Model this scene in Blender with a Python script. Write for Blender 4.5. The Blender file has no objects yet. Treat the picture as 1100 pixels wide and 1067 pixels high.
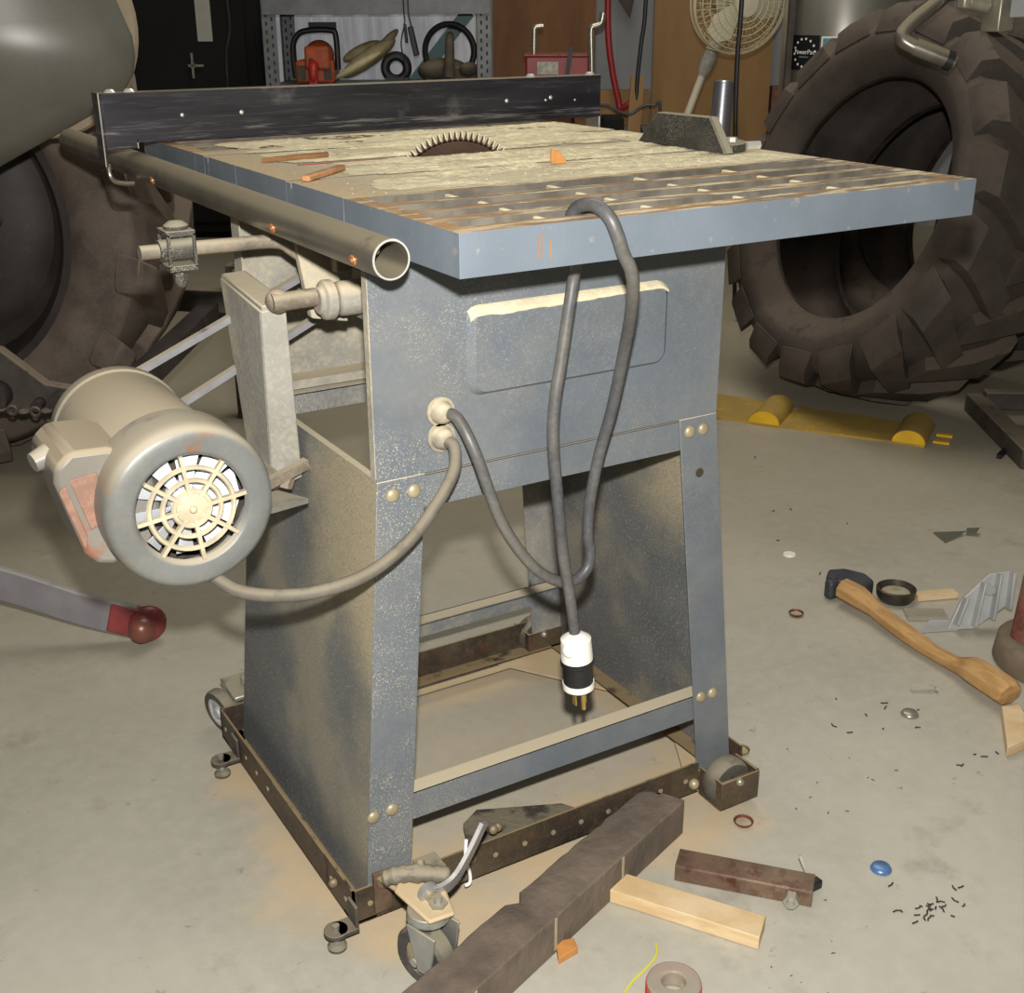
import bpy, bmesh, math, random
from mathutils import Vector, Matrix
random.seed(7)
sc = bpy.context.scene
col = sc.collection
PI = math.pi
V = Vector

# ------------------------------------------------------------------ materials
def lin(h):
    h = h.lstrip('#')
    o = []
    for i in (0, 2, 4):
        c = int(h[i:i+2], 16) / 255
        o.append(c / 12.92 if c <= .04045 else ((c + .055) / 1.055) ** 2.4)
    return (*o, 1)

class NT:
    def __init__(s, name):
        s.m = bpy.data.materials.new(name); s.m.use_nodes = True
        s.t = s.m.node_tree; s.n = s.t.nodes
        s.b = s.n['Principled BSDF']
        s.geo = s.n.new('ShaderNodeNewGeometry')
    def link(s, a, b): s.t.links.new(a, b)
    def val(s, x, sock):
        if isinstance(x, (int, float)): sock.default_value = x
        else: s.link(x, sock)
    def math(s, op, a, b=0.0, clamp=False):
        n = s.n.new('ShaderNodeMath'); n.operation = op; n.use_clamp = clamp
        s.val(a, n.inputs[0]); s.val(b, n.inputs[1]); return n.outputs[0]
    def noise(s, scale, detail=4, rough=.55, vec=None, dist=0):
        n = s.n.new('ShaderNodeTexNoise'); n.inputs['Scale'].default_value = scale
        n.inputs['Detail'].default_value = detail; n.inputs['Roughness'].default_value = rough
        n.inputs['Distortion'].default_value = dist
        s.link(vec if vec else s.geo.outputs['Position'], n.inputs['Vector']); return n.outputs['Fac']
    def ramp(s, x, a, b, lo=0.0, hi=1.0):
        n = s.n.new('ShaderNodeMapRange'); n.interpolation_type = 'SMOOTHSTEP'
        s.val(x, n.inputs['Value'])
        n.inputs['From Min'].default_value = a; n.inputs['From Max'].default_value = b
        n.inputs['To Min'].default_value = lo; n.inputs['To Max'].default_value = hi
        return n.outputs['Result']
    def mix(s, f, a, b):
        n = s.n.new('ShaderNodeMix'); n.data_type = 'RGBA'
        s.val(f, n.inputs['Factor'])
        for x, i in ((a, 6), (b, 7)):
            if isinstance(x, tuple): n.inputs[i].default_value = x
            else: s.link(x, n.inputs[i])
        return n.outputs[2]
    def xyz(s, sock):
        n = s.n.new('ShaderNodeSeparateXYZ'); s.link(sock, n.inputs[0]); return n.outputs
    def scaled(s, sx, sy, sz):
        n = s.n.new('ShaderNodeMapping'); n.inputs['Scale'].default_value = (sx, sy, sz)
        s.link(s.geo.outputs['Position'], n.inputs['Vector']); return n.outputs[0]
    def bump(s, h, strength=.2, dist=.004):
        n = s.n.new('ShaderNodeBump'); n.inputs['Strength'].default_value = strength
        n.inputs['Distance'].default_value = dist; s.link(h, n.inputs['Height'])
        s.link(n.outputs[0], s.b.inputs['Normal'])
    def done(s, colr, rough=.5, metal=0.0, spec=None):
        if isinstance(colr, tuple): s.b.inputs['Base Color'].default_value = colr
        else: s.link(colr, s.b.inputs['Base Color'])
        s.val(rough, s.b.inputs['Roughness']); s.val(metal, s.b.inputs['Metallic'])
        if spec is not None: s.b.inputs['Specular IOR Level'].default_value = spec
        return s.m

DUST = lin('#c2b69b')
def mat(name, base, rough=.5, metal=0.0, var=.25, vs=12, dust=0.0, side=0.0, dustc=None, rust=0.0, rustc='#6b4426',
        speck=0.0, bump=0.0, bs=60, spec=None, vec=None):
    """paint / metal / rubber with blotches, rust patches and sawdust lying on what faces up (dust) or clinging to the sides (side)"""
    t = NT(name); b = lin(base)
    dk = tuple(c * (1 - var) for c in b[:3]) + (1,); lt = tuple(min(1, c * (1 + var)) for c in b[:3]) + (1,)
    v = t.scaled(*vec) if vec else None
    c = t.mix(t.ramp(t.noise(vs, 5, vec=v), .3, .7), dk, lt)
    r = rough
    if rust:
        f = t.ramp(t.noise(vs * 1.7, 6, .65), .62 - rust * .3, .72 - rust * .25)
        c = t.mix(f, c, lin(rustc))
    d = lin(dustc) if dustc else DUST
    if speck:
        f = t.ramp(t.noise(620, 2, .5), .70 - speck * .12, .74 - speck * .10)
        left = t.ramp(t.xyz(t.geo.outputs['Position'])[0], .20, -.02, .25, 1) if 'paint' in name else 1.0
        f = t.math('MULTIPLY', t.math('MULTIPLY', f, t.ramp(t.noise(9, 3), .36, .62)), left)
        c = t.mix(t.math('MULTIPLY', f, .75), c, d)
    if side:
        f = t.math('ADD', t.math('MULTIPLY', t.ramp(t.noise(7, 5, .6), .38, .68), side), t.math('MULTIPLY', t.ramp(t.noise(160, 3), .45, .65), side * .35))
        c = t.mix(t.math('MULTIPLY', f, .9, True), c, d)
    if dust:
        z = t.xyz(t.geo.outputs['Normal'])[2]
        f = t.math('MULTIPLY', t.ramp(z, .15, .75), t.ramp(t.noise(30, 5), .52 - dust * .45, .62 - dust * .3))
        f = t.math('MULTIPLY', f, min(1, dust * 1.3), True)
        c = t.mix(f, c, d)
        r = t.math('ADD', rough, t.math('MULTIPLY', f, .9 - rough)) if rough < .9 else rough
    if bump: t.bump(t.noise(bs, 4, .6), bump, .004)
    return t.done(c, r, metal, spec)

M = {}
M['saw'] = mat('blue grey painted steel', '#60676e', .42, 0, .08, 6, dust=1, side=.10, speck=.9, bump=.04, bs=200)
M['saw_dusty'] = mat('blue grey paint under sawdust', '#6a6f73', .6, 0, .12, 6, dust=1, side=.42, speck=1, bump=.08, bs=150)
def panel_mat():
    t = NT('side panel under drifting sawdust')
    pos = t.xyz(t.geo.outputs['Position']); wob = t.math('MULTIPLY', t.math('SUBTRACT', t.noise(9, 5, .6), .5), .22)
    c = t.mix(t.ramp(t.noise(5, 5), .3, .7), lin('#585c5f'), lin('#676a6b'))
    zz = t.math('ADD', pos[2], wob); yy = t.math('ADD', pos[1], wob)
    big = t.math('MULTIPLY', t.ramp(zz, .30, .40), t.ramp(yy, .40, .27))
    edge = t.math('MULTIPLY', t.ramp(yy, .26, .16), .35)
    blot = t.math('MULTIPLY', t.ramp(t.noise(4.5, 4), .48, .66), .45)
    haze = t.math('ADD', t.math('MULTIPLY', big, .85), t.math('ADD', blot, edge))
    grain = t.ramp(t.noise(420, 3, .6), .30, .62)
    f = t.math('MULTIPLY', haze, t.math('ADD', .35, t.math('MULTIPLY', grain, .75)), True)
    c = t.mix(f, c, lin('#a89c80'))
    sp = t.math('MULTIPLY', t.ramp(t.noise(330, 3, .6), .57, .64), .6)
    c = t.mix(sp, c, lin('#a69b82'))
    t.bump(t.noise(200, 3), .06, .003)
    return t.done(c, .6)
M['panel'] = panel_mat()
M['clamp'] = mat('dusty black clamp', '#7d7669', .8, 0, .25, 60, dust=.6, side=.5)
M['saw_caked'] = mat('caked sawdust on steel', '#8a8880', .8, 0, .18, 9, dust=1, side=.7, bump=.2, bs=120)
M['cast'] = mat('dusty cast iron', '#746a5e', .65, .2, .25, 20, dust=.5, side=.35, rust=.3, rustc='#9a6a35')
M['pipe'] = mat('dull steel pipe', '#7f7a72', .34, .7, .3, 14, dust=.7, side=.5, dustc='#8f8670')
M['motor'] = mat('grey motor enamel', '#676a69', .34, .1, .15, 9, dust=.7, side=.15, rust=.15, rustc='#7d5c48', dustc='#a39a86')
M['motor_body'] = mat('dusty motor shell', '#6c6b66', .6, .1, .2, 9, dust=.8, side=.4, rust=.25, rustc='#7c644c', dustc='#a0957f')
M['jbox'] = mat('grey box with rust red wear', '#74726c', .4, .1, .12, 8, dust=.9, side=.12, rust=.12, rustc='#8a5a48', dustc='#9c8f78')
M['redwear'] = mat('worn red primer', '#6f3d34', .6, 0, .25, 40, side=.2)
M['cream'] = mat('cream painted grille', '#b3a98f', .65, 0, .2, 40, side=.35, dustc='#9a9079')
M['fan_al'] = mat('bright aluminium', '#dfe3ea', .35, .1, .08, 30)
M['black_base'] = mat('rust black angle iron', '#3b332d', .55, .35, .3, 18, dust=.55, side=.2, rust=.35, rustc='#4f382c', dustc='#a8946e')
M['plate_dust'] = mat('sawdust covered plate', '#a8977a', .9, 0, .15, 15, dust=1, dustc='#c0ab88')
M['plate_dark'] = mat('furry black plate', '#37322d', .8, 0, .3, 40, dust=.4, dustc='#8a8069', bump=.5, bs=120)
M['zinc'] = mat('zinc plated steel', '#a9aca8', .35, .7, .15, 25, dust=.5, side=.25)
M['alu'] = mat('scuffed aluminium', '#b4b3b6', .4, .6, .1, 25, dust=.25)
M['rubber'] = mat('grey black rubber', '#3c3a38', .75, 0, .25, 25, dust=.5, side=.2, dustc='#8e8672')
M['rbolt'] = mat('brown dusty bolt', '#80715a', .55, .3, .2, 60)
M['hinge'] = mat('grey dusty hinge', '#77736a', .6, .3, .3, 40, dust=.6, side=.4, dustc='#9c927b')
M['bolt'] = mat('pale dusty bolt', '#a2967a', .45, .3, .12, 60)
M['bright'] = mat('bright screw', '#e6e4dc', .3, .6, .05)
t = NT('scuffed black steel with painted reflection')
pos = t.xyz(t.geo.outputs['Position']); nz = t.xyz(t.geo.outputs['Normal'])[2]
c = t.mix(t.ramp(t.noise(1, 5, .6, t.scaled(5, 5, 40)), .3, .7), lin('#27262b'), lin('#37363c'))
low = t.ramp(pos[2], .895, .880, 0, 1)  # scuffs strengthened low down to paint a pale reflection band on the fence
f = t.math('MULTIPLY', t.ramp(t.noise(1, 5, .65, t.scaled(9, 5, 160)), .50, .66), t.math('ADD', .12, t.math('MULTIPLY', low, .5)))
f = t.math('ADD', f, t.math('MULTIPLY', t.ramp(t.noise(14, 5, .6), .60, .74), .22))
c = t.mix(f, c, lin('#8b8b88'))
c = t.mix(t.math('MULTIPLY', t.ramp(nz, .6, .9), .85), c, lin('#a79c80'))
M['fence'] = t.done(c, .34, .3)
M['fence_tip'] = mat('pale steel edge', '#a8a392', .4, .6, .2, 20)
M['mgblack'] = mat('dusty black casting', '#252626', .6, .1, .25, 20, dust=.9, side=.15, speck=1.2, dustc='#9a937f')
M['steelknob'] = mat('brushed steel', '#7f8084', .32, .85, .12, 40, vec=(1, 1, 30))
M['blade'] = mat('brown stained blade steel', '#5e4a41', .4, .55, .2, 20)
M['tooth'] = mat('pale carbide tips', '#e2dbc4', .4, .2, .1)
M['redplate'] = mat('red throat plate', '#a8384a', .5, 0, .15, 25, side=.95, dust=.85)
M['cord'] = mat('grey rubber cord', '#45464a', .45, 0, .15, 30, side=.3, dustc='#8f8874')
M['cord_dusty'] = mat('dusty cord', '#57534c', .7, 0, .2, 30, dust=.5, side=.25, dustc='#857c69')
M['blackcord'] = mat('black cord', '#2a2a2c', .5, 0, .2, 40, side=.15)
M['white'] = mat('off white nylon', '#e8e4da', .45, 0, .04, 20)
M['brass'] = mat('brass prong', '#b59a5e', .35, .7, .1)
M['copper'] = mat('coppery rivet', '#c78a5c', .4, .6, .1)
M['belt'] = mat('grey V belt', '#7d7d80', .6, 0, .12, 40, dust=.6)
M['tireL'] = mat('dusty brown tyre', '#5a4f47', .85, 0, .3, 9, dust=.6, side=.4, dustc='#85776a', bump=.3, bs=40)
M['tireR'] = mat('dark muddy tyre', '#3b342f', .8, 0, .3, 9, dust=.5, side=.3, dustc='#5f5348', bump=.3, bs=40)
M['rim'] = mat('dark rusty rim', '#3d3735', .6, .2, .3, 8, rust=.2, rustc='#53433b')
M['fender'] = mat('grey olive enamel', '#605f57', .36, 0, .06, 5, side=.05)
M['fender_back'] = mat('tan dusty enamel', '#8f8069', .6, 0, .1, 8, side=.2)
M['armgrey'] = mat('grey enamel bar', '#7b787c', .5, 0, .1, 20, dust=.5, dustc='#9a968e')
M['armred'] = mat('worn red enamel', '#84393a', .45, .05, .15, 30, rust=.15, rustc='#6f3a2c')
M['darkiron'] = mat('dark dusty iron', '#4b453f', .7, .2, .25, 20, dust=.6, dustc='#877b6a')
M['shelfsteel'] = mat('galvanised shelf steel', '#76787b', .5, .5, .15, 14)
M['orange'] = mat('dirty orange plastic', '#b4522c', .45, 0, .2, 30, side=.3, dustc='#8a5a3c')
M['redpl'] = mat('red plastic', '#b03128', .4, 0, .1, 30)
M['blackpl'] = mat('black plastic', '#1e1d1f', .45, 0, .2, 30)
M['saw2'] = mat('dusty olive black casting', '#4a443a', .7, 0, .25, 25, dust=.6, side=.25, dustc='#7b6f58')
M['canvas'] = mat('dirty canvas', '#8f8363', .9, 0, .2, 20, side=.2)
M['canvas2'] = mat('pale canvas cuff', '#c6bc95', .9, 0, .12, 20)
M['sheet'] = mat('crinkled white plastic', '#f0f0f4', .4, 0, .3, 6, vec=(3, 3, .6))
_b = M['sheet'].node_tree.nodes['Principled BSDF']; _b.inputs['Emission Color'].default_value = lin('#dfe2ea'); _b.inputs['Emission Strength'].default_value = .10      # glow added to brighten the sheet; no light source stands behind it
M['teal'] = mat('pale teal strip', '#7fa0a4', .6, 0, .1, 12)
M['redbox'] = mat('red enamel box', '#8c2427', .4, 0, .15, 12, dust=.5, dustc='#8f6a5c')
M['labelgrey'] = mat('worn grey label', '#a9a79c', .6, 0, .25, 60)
M['chrome'] = mat('bright pipe', '#b5aea0', .3, .8, .12, 30)
M['redhose'] = mat('red rubber hose', '#a3282c', .45, 0, .1, 20)
M['cagewire'] = mat('ivory fan wire', '#d0c6a4', .5, 0, .05)
M['ivory'] = mat('ivory plastic', '#d5cfb8', .45, 0, .06, 20)
M['stain'] = mat('brushed stainless', '#b9b7ad', .3, .85, .06, 8, vec=(3, 3, .3))
M['stickerblack'] = mat('black label film', '#15161c', .45, 0, .1)
M['stickerblue'] = mat('blue label film', '#4f8aa3', .45, 0, .25, 60)
M['whiteink'] = mat('white print', '#e9e9e4', .5, 0, .02)
M['doorblack'] = mat('black enamel', '#0b0b0c', .85, 0, .3, 5)
M['greytape'] = mat('pale card strip', '#b4b2a8', .7, 0, .06)
M['yellow'] = mat('dirty yellow paint', '#b5902b', .6, 0, .25, 9, dust=.5, side=.6, dustc='#8f7a44')
M['yellow2'] = mat('bright yellow end', '#dcae1e', .5, 0, .1, 20)
M['beam'] = mat('dark weathered timber', '#64584d', .9, 0, .28, 18, side=.2, dustc='#857a68', bump=.5, bs=70)
M['beamline'] = mat('pale scored line', '#a69a80', .9, 0, .1, 60)
M['chipwood'] = mat('orange wood chip', '#bd8348', .6, 0, .12, 60)
M['rustangle'] = mat('rusty brown steel', '#6d5546', .5, .35, .25, 25, rust=.4, rustc='#5a3629', side=.15)
M['toolhead'] = mat('dark iron head', '#43454b', .5, .3, .2, 40)
M['cupmetal'] = mat('dark bronze cap', '#4a443c', .4, .5, .2, 40)
M['cupin'] = mat('pale cap inside', '#a79d84', .5, .2, .2, 60)
M['bluecap'] = mat('blue cap print', '#5d7fae', .35, .4, .15, 60)
M['redcap'] = mat('brown red cap', '#7a4535', .4, .4, .15, 60)
M['goldcap'] = mat('gold green cap', '#8e8250', .4, .5, .15, 60)
M['silvercap'] = mat('silver cap', '#9d9a90', .35, .6, .15, 60)
M['castgrey'] = mat('light grey casting', '#a9abab', .5, .15, .08, 20, side=.1)
M['taupe'] = mat('brown wooden disc', '#6f6250', .8, 0, .2, 20)
M['clear'] = None
t = NT('clear cloudy plastic'); M['clear'] = t.done(lin('#cfc6b4'), .25); t.b.inputs['Transmission Weight'].default_value = .6
t.b.inputs['IOR'].default_value = 1.3
M['glassy'] = mat('shiny glass shard', '#77766a', .08, .3, .05)
M['yellowthread'] = mat('yellow thread', '#d2cc3a', .6, 0, .05)
M['dirt'] = mat('dark metal filings', '#3a332d', .7, .2, .3, 80)
M['flake'] = mat('sawdust flakes', '#e0d5b2', .95, 0, .14, 60, bump=.4, bs=500)
M['whitestring'] = mat('white cable tie', '#eae8ea', .5)

def wood(name, a, b, scale=(3, 40, 40), rough=.65):
    t = NT(name)
    f = t.noise(1, 6, .6, t.scaled(*scale), .6)
    c = t.mix(t.ramp(f, .35, .68), lin(a), lin(b))
    t.bump(f, .1, .002)
    return t.done(c, rough)
M['pine'] = wood('pale pine', '#d8c19a', '#c9ab7e', (14, 14, 60))
M['ply_brown'] = wood('brown plywood', '#855a33', '#704727', (5, 5, 1.2))
M['ply_tan'] = wood('tan plywood', '#a47f52', '#927043', (6, 6, 1.0))
M['handle'] = wood('honey wood handle', '#ba935f', '#a37d4c', (60, 14, 60))
M['stick'] = wood('brown stick', '#b5875c', '#96683f', (50, 20, 50))
M['bench'] = wood('bench wood', '#8a6a45', '#6c5033', (6, 6, 30))

# table top: grey paint on the sides, rust and sawdust on top
def table_mat(name, dust_gain, rust_gain):
    t = NT(name)
    pos = t.xyz(t.geo.outputs['Position']); nz = t.xyz(t.geo.outputs['Normal'])[2]
    paint = t.mix(t.ramp(t.noise(8, 5), .3, .7), lin('#656e77'), lin('#6f7881'))
    paint = t.mix(t.math('MULTIPLY', t.ramp(t.noise(60, 5), .62, .72), .45), paint, lin('#9a9180'))
    iron = t.mix(t.ramp(t.noise(14, 6, .6, t.scaled(1, 6, 1)), .3, .7), lin('#77695a'), lin('#8f8069'))
    rustn = t.ramp(t.noise(10, 6, .7, t.scaled(1, 3, 1)), .62 - .3 * rust_gain, .75 - .25 * rust_gain)
    edge = t.ramp(pos[0], .10, .0, 0, .75)
    rf = t.math('MAXIMUM', t.math('MULTIPLY', rustn, .8), edge, True)
    iron = t.mix(rf, iron, lin('#a87c46'))
    streak = t.noise(16, 6, .6, t.scaled(1, 5, 1))
    spread = t.ramp(pos[0], .02, .20, .55, 1)
    df = t.math('MULTIPLY', t.ramp(streak, .60 - dust_gain * .36, .70 - dust_gain * .3), spread)
    df = t.math('MULTIPLY', df, t.ramp(t.noise(260, 2), .2, .5, .75, 1))
    dcol = t.mix(t.ramp(t.noise(300, 2), .3, .7), lin('#cfc3a0'), lin('#e6dcba'))
    top = t.mix(t.math('MULTIPLY', df, .95, True), iron, dcol)
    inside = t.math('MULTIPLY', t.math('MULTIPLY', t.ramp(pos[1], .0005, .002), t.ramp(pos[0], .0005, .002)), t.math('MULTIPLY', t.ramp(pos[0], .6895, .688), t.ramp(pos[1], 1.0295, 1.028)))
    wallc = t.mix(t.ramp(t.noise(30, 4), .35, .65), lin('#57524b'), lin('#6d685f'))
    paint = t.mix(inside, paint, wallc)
    c = t.mix(t.ramp(nz, .4, .8), paint, top)
    r = t.ramp(nz, .4, .8, .42, .8)
    t.bump(t.noise(240, 3), .12, .002)
    return t.done(c, r, 0)
M['table'] = table_mat('sawdust on rusty cast iron', 1.05, .3)
M['wing'] = table_mat('rusty grated cast iron', .35, .6)

# floor: concrete with stains, sawdust around the saw
t = NT('stained concrete floor')
pos = t.xyz(t.geo.outputs['Position'])
c = t.mix(t.ramp(t.noise(2.2, 6, .6), .3, .7), lin('#a29e90'), lin('#b4b0a2'))
c = t.mix(t.math('MULTIPLY', t.ramp(t.noise(40, 5, .65), .35, .75), .35), c, lin('#c0bcaf'))
c = t.mix(t.math('MULTIPLY', t.ramp(t.noise(4.5, 6, .7), .56, .74), .5), c, lin('#7a7265'))
c = t.mix(t.math('MULTIPLY', t.ramp(t.noise(26, 5, .72), .62, .72), .5), c, lin('#6d6459'))
dx = t.math('MAXIMUM', t.math('SUBTRACT', t.math('ABSOLUTE', t.math('SUBTRACT', pos[0], .2)), .20), 0)
dy = t.math('MAXIMUM', t.math('SUBTRACT', t.math('ABSOLUTE', t.math('SUBTRACT', pos[1], .33)), .16), 0)
dd = t.math('SQRT', t.math('ADD', t.math('MULTIPLY', dx, dx), t.math('MULTIPLY', dy, dy)))
dd = t.math('ADD', dd, t.math('MULTIPLY', t.math('SUBTRACT', t.noise(6, 4), .5), .35))
inn = t.math('MULTIPLY', t.math('MULTIPLY', t.ramp(pos[0], .02, .10), t.ramp(pos[1], .20, .28)), t.math('MULTIPLY', t.ramp(pos[0], .50, .44), t.ramp(pos[1], .58, .52)))
sd = t.math('MULTIPLY', t.math('MULTIPLY', t.ramp(dd, .17, .07), t.ramp(inn, 0, 1, 1, .3)), t.ramp(t.noise(11, 5), .25, .6, .35, .8))
c = t.mix(sd, c, lin('#c8b08a'))
far = t.ramp(t.math('ADD', pos[1], t.math('MULTIPLY', pos[0], .35)), .35, 1.9, 0, .6)  # browner tint far off paints the light's falloff into the floor colour
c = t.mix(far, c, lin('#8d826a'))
t.bump(t.noise(120, 4), .08, .003)
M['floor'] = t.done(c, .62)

t = NT('grey ribbed metal wall')
c = t.mix(t.ramp(t.noise(4, 5), .3, .7), lin('#86888a'), lin('#97989a'))
M['wall'] = t.done(c, .5, .2)
M['wallside'] = mat('grey wall', '#8a867c', .8, 0, .1, 3)

# ------------------------------------------------------------------ mesh builder
class MB:
    def __init__(s): s.v = []; s.f = []
    def add(s, vs, fs):
        o = len(s.v); s.v += [V(p) for p in vs]; s.f += [[o + i for i in f] for f in fs]; return s
    def box(s, c, size, R=None):
        c = V(c); h = V(size) / 2; vs = []
        for x in (-1, 1):
            for y in (-1, 1):
                for z in (-1, 1):
                    p = V((x * h.x, y * h.y, z * h.z)); vs.append(c + (R @ p if R else p))
        return s.add(vs, [(0, 1, 3, 2), (4, 6, 7, 5), (0, 4, 5, 1), (2, 3, 7, 6), (0, 2, 6, 4), (1, 5, 7, 3)])
    def lim(s, x0, x1, y0, y1, z0, z1): return s.box(((x0+x1)/2, (y0+y1)/2, (z0+z1)/2), (x1-x0, y1-y0, z1-z0))
    def bar(s, a, b, w, h, up=(0, 0, 1)):
        a, b = V(a), V(b); d = (b - a).normalized(); sd = d.cross(V(up)).normalized(); u = sd.cross(d)
        vs = [p + sd * (x * w / 2) + u * (y * h / 2) for p in (a, b) for x, y in ((-1, -1), (1, -1), (1, 1), (-1, 1))]
        return s.add(vs, [(3, 2, 1, 0), (4, 5, 6, 7), (0, 1, 5, 4), (1, 2, 6, 5), (2, 3, 7, 6), (3, 0, 4, 7)])
    def frame(s, d):
        d = V(d).normalized(); a = V((0, 0, 1)) if abs(d.z) < .9 else V((1, 0, 0))
        x = d.cross(a).normalized(); return x, d.cross(x), d
    def lathe(s, prof, c, axis, n=24, close=False, a0=0, a1=2*PI):
        """prof: (radius, height along axis)"""
        x, y, d = s.frame(axis); c = V(c); full = abs(a1 - a0 - 2*PI) < 1e-6
        k = n if full else n + 1; vs = []; m = len(prof)
        for i in range(k):
            a = a0 + (a1 - a0) * i / n
            for r, h in prof: vs.append(c + (x * math.cos(a) + y * math.sin(a)) * r + d * h)
        fs = []
        for i in range(n):
            j = (i + 1) % k
            for q in range(m if close else m - 1):
                p = (q + 1) % m
                fs.append((i*m+q, j*m+q, j*m+p, i*m+p))
        return s.add(vs, fs)
    def cyl(s, a, b, r, r2=None, n=20):
        a, b = V(a), V(b); r2 = r if r2 is None else r2
        return s.lathe([(0, 0), (r, 0), (r2, (b-a).length), (0, (b-a).length)], a, b - a, n)
    def ring(s, a, b, ro, ri, n=32):
        a, b = V(a), V(b); L = (b-a).length
        return s.lathe([(ri, 0), (ro, 0), (ro, L), (ri, L)], a, b - a, n, True)
    def tube(s, pts, r, n=10, cap=True):
        pts = [V(p) for p in pts]; vs = []; fs = []; pu = None
        for i, p in enumerate(pts):
            d = (pts[min(i+1, len(pts)-1)] - pts[max(i-1, 0)]).normalized()
            if pu is None: pu = d.cross(V((.31, .2, .93))).normalized()
            u = (pu - d * pu.dot(d)).normalized(); w = d.cross(u); pu = u
            rr = r[i] if isinstance(r, (list, tuple)) else r
            for k in range(n):
                a = 2*PI*k/n; vs.append(p + (u*math.cos(a) + w*math.sin(a)) * rr)
        for i in range(len(pts)-1):
            for k in range(n):
                q = (k+1) % n; fs.append((i*n+k, i*n+q, (i+1)*n+q, (i+1)*n+k))
        if cap:
            fs.append(tuple(range(n))[::-1]); fs.append(tuple((len(pts)-1)*n + k for k in range(n)))
        return s.add(vs, fs)
    def prism(s, poly, o, ex, ey, th):
        """flat polygon poly (2D) in the plane (o, ex, ey), thickened by the vector th"""
        o, ex, ey, th = V(o), V(ex), V(ey), V(th); n = len(poly)
        vs = [o + ex*x + ey*y for x, y in poly]; vs += [p + th for p in vs]
        fs = [tuple(range(n))[::-1], tuple(range(n, 2*n))] + [(i, (i+1) % n, n+(i+1) % n, n+i) for i in range(n)]
        return s.add(vs, fs)
    def poly3(s, pts, th):
        th = V(th); n = len(pts); vs = [V(p) for p in pts]; vs += [p + th for p in vs]
        fs = [tuple(range(n))[::-1], tuple(range(n, 2*n))] + [(i, (i+1) % n, n+(i+1) % n, n+i) for i in range(n)]
        return s.add(vs, fs)
    def sphere(s, c, r, sc3=(1, 1, 1), n=16, m=10, R=None):
        c = V(c); vs = []; fs = []
        for i in range(m+1):
            t = PI*i/m
            for k in range(n):
                a = 2*PI*k/n
                p = V((math.sin(t)*math.cos(a)*r*sc3[0], math.sin(t)*math.sin(a)*r*sc3[1], math.cos(t)*r*sc3[2]))
                vs.append(c + (R @ p if R else p))
        for i in range(m):
            for k in range(n):
                q = (k+1) % n; fs.append((i*n+k, (i+1)*n+k, (i+1)*n+q, i*n+q))
        return s.add(vs, fs)
    def torus(s, c, axis, R, r, n=36, m=8, a0=0, a1=2*PI):
        prof = [(R + r*math.cos(2*PI*k/m), r*math.sin(2*PI*k/m)) for k in range(m)]
        return s.lathe(prof, c, axis, n, True, a0, a1)

def smoothpath(pts, k=6):
    pts = [V(p) for p in pts]; o = []
    for i in range(len(pts)-1):
        p0, p1, p2, p3 = pts[max(i-1, 0)], pts[i], pts[i+1], pts[min(i+2, len(pts)-1)]
        for j in range(k):
            t = j/k
            o.append(.5*((2*p1) + (p2-p0)*t + (2*p0-5*p1+4*p2-p3)*t*t + (3*p1-p0-3*p2+p3)*t**3))
    o.append(pts[-1]); return o

WL = {}
def obj(name, mb, m, parent=None, bevel=0.0, ang=35, smooth=True):
    me = bpy.data.meshes.new(name)
    lo = V([min(p[i] for p in mb.v) for i in range(3)]); hi = V([max(p[i] for p in mb.v) for i in range(3)])
    c = (lo + hi) / 2
    if parent is None: c.z = lo.z
    me.from_pydata([p - c for p in mb.v], [], mb.f); me.validate()
    bm = bmesh.new(); bm.from_mesh(me); bmesh.ops.remove_doubles(bm, verts=bm.verts, dist=1e-6)
    bmesh.ops.recalc_face_normals(bm, faces=bm.faces); bm.to_mesh(me); bm.free()
    if smooth:
        me.polygons.foreach_set('use_smooth', [True]*len(me.polygons)); me.set_sharp_from_angle(angle=math.radians(ang))
    me.materials.append(M[m])
    o = bpy.data.objects.new(name, me); col.objects.link(o)
    if parent is not None:
        o.parent = parent; o.location = c - WL[parent.name]
    else: o.location = c
    WL[o.name] = c
    if bevel:
        b = o.modifiers.new('bevel', 'BEVEL'); b.width = bevel; b.segments = 2; b.limit_method = 'ANGLE'; b.angle_limit = math.radians(40)
    return o
def thing(name, label, cat, loc, group=None):
    o = bpy.data.objects.new(name, None); col.objects.link(o); o.location = loc; o.empty_display_size = .05
    WL[o.name] = V(loc); o['label'] = label; o['category'] = cat
    if group: o['group'] = group
    return o
def tag(o, label, cat, group=None, kind=None):
    o['label'] = label; o['category'] = cat
    if group: o['group'] = group
    if kind: o['kind'] = kind
    return o
def struct(name, mb, m, label, cat, **k):
    o = obj(name, mb, m, None, **k); o['kind'] = 'structure'; o['label'] = label; o['category'] = cat; return o

# ------------------------------------------------------------------ camera
CAM = V((-.5377, -.9895, 1.0551))
RX, UY, FZ = V((.857, -.515, -.004)), V((.195, .316, .929)), V((.477, .797, -.371))
cd = bpy.data.cameras.new('camera'); cam = bpy.data.objects.new('camera', cd); col.objects.link(cam)
z = -FZ.normalized(); x = RX - z * RX.dot(z); x.normalize(); y = z.cross(x)
cam.matrix_world = Matrix(((x.x, y.x, z.x, CAM.x), (x.y, y.y, z.y, CAM.y), (x.z, y.z, z.z, CAM.z), (0, 0, 0, 1)))
cd.lens = 43.449; cd.sensor_width = 36; cd.clip_start = .02
sc.camera = cam

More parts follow.
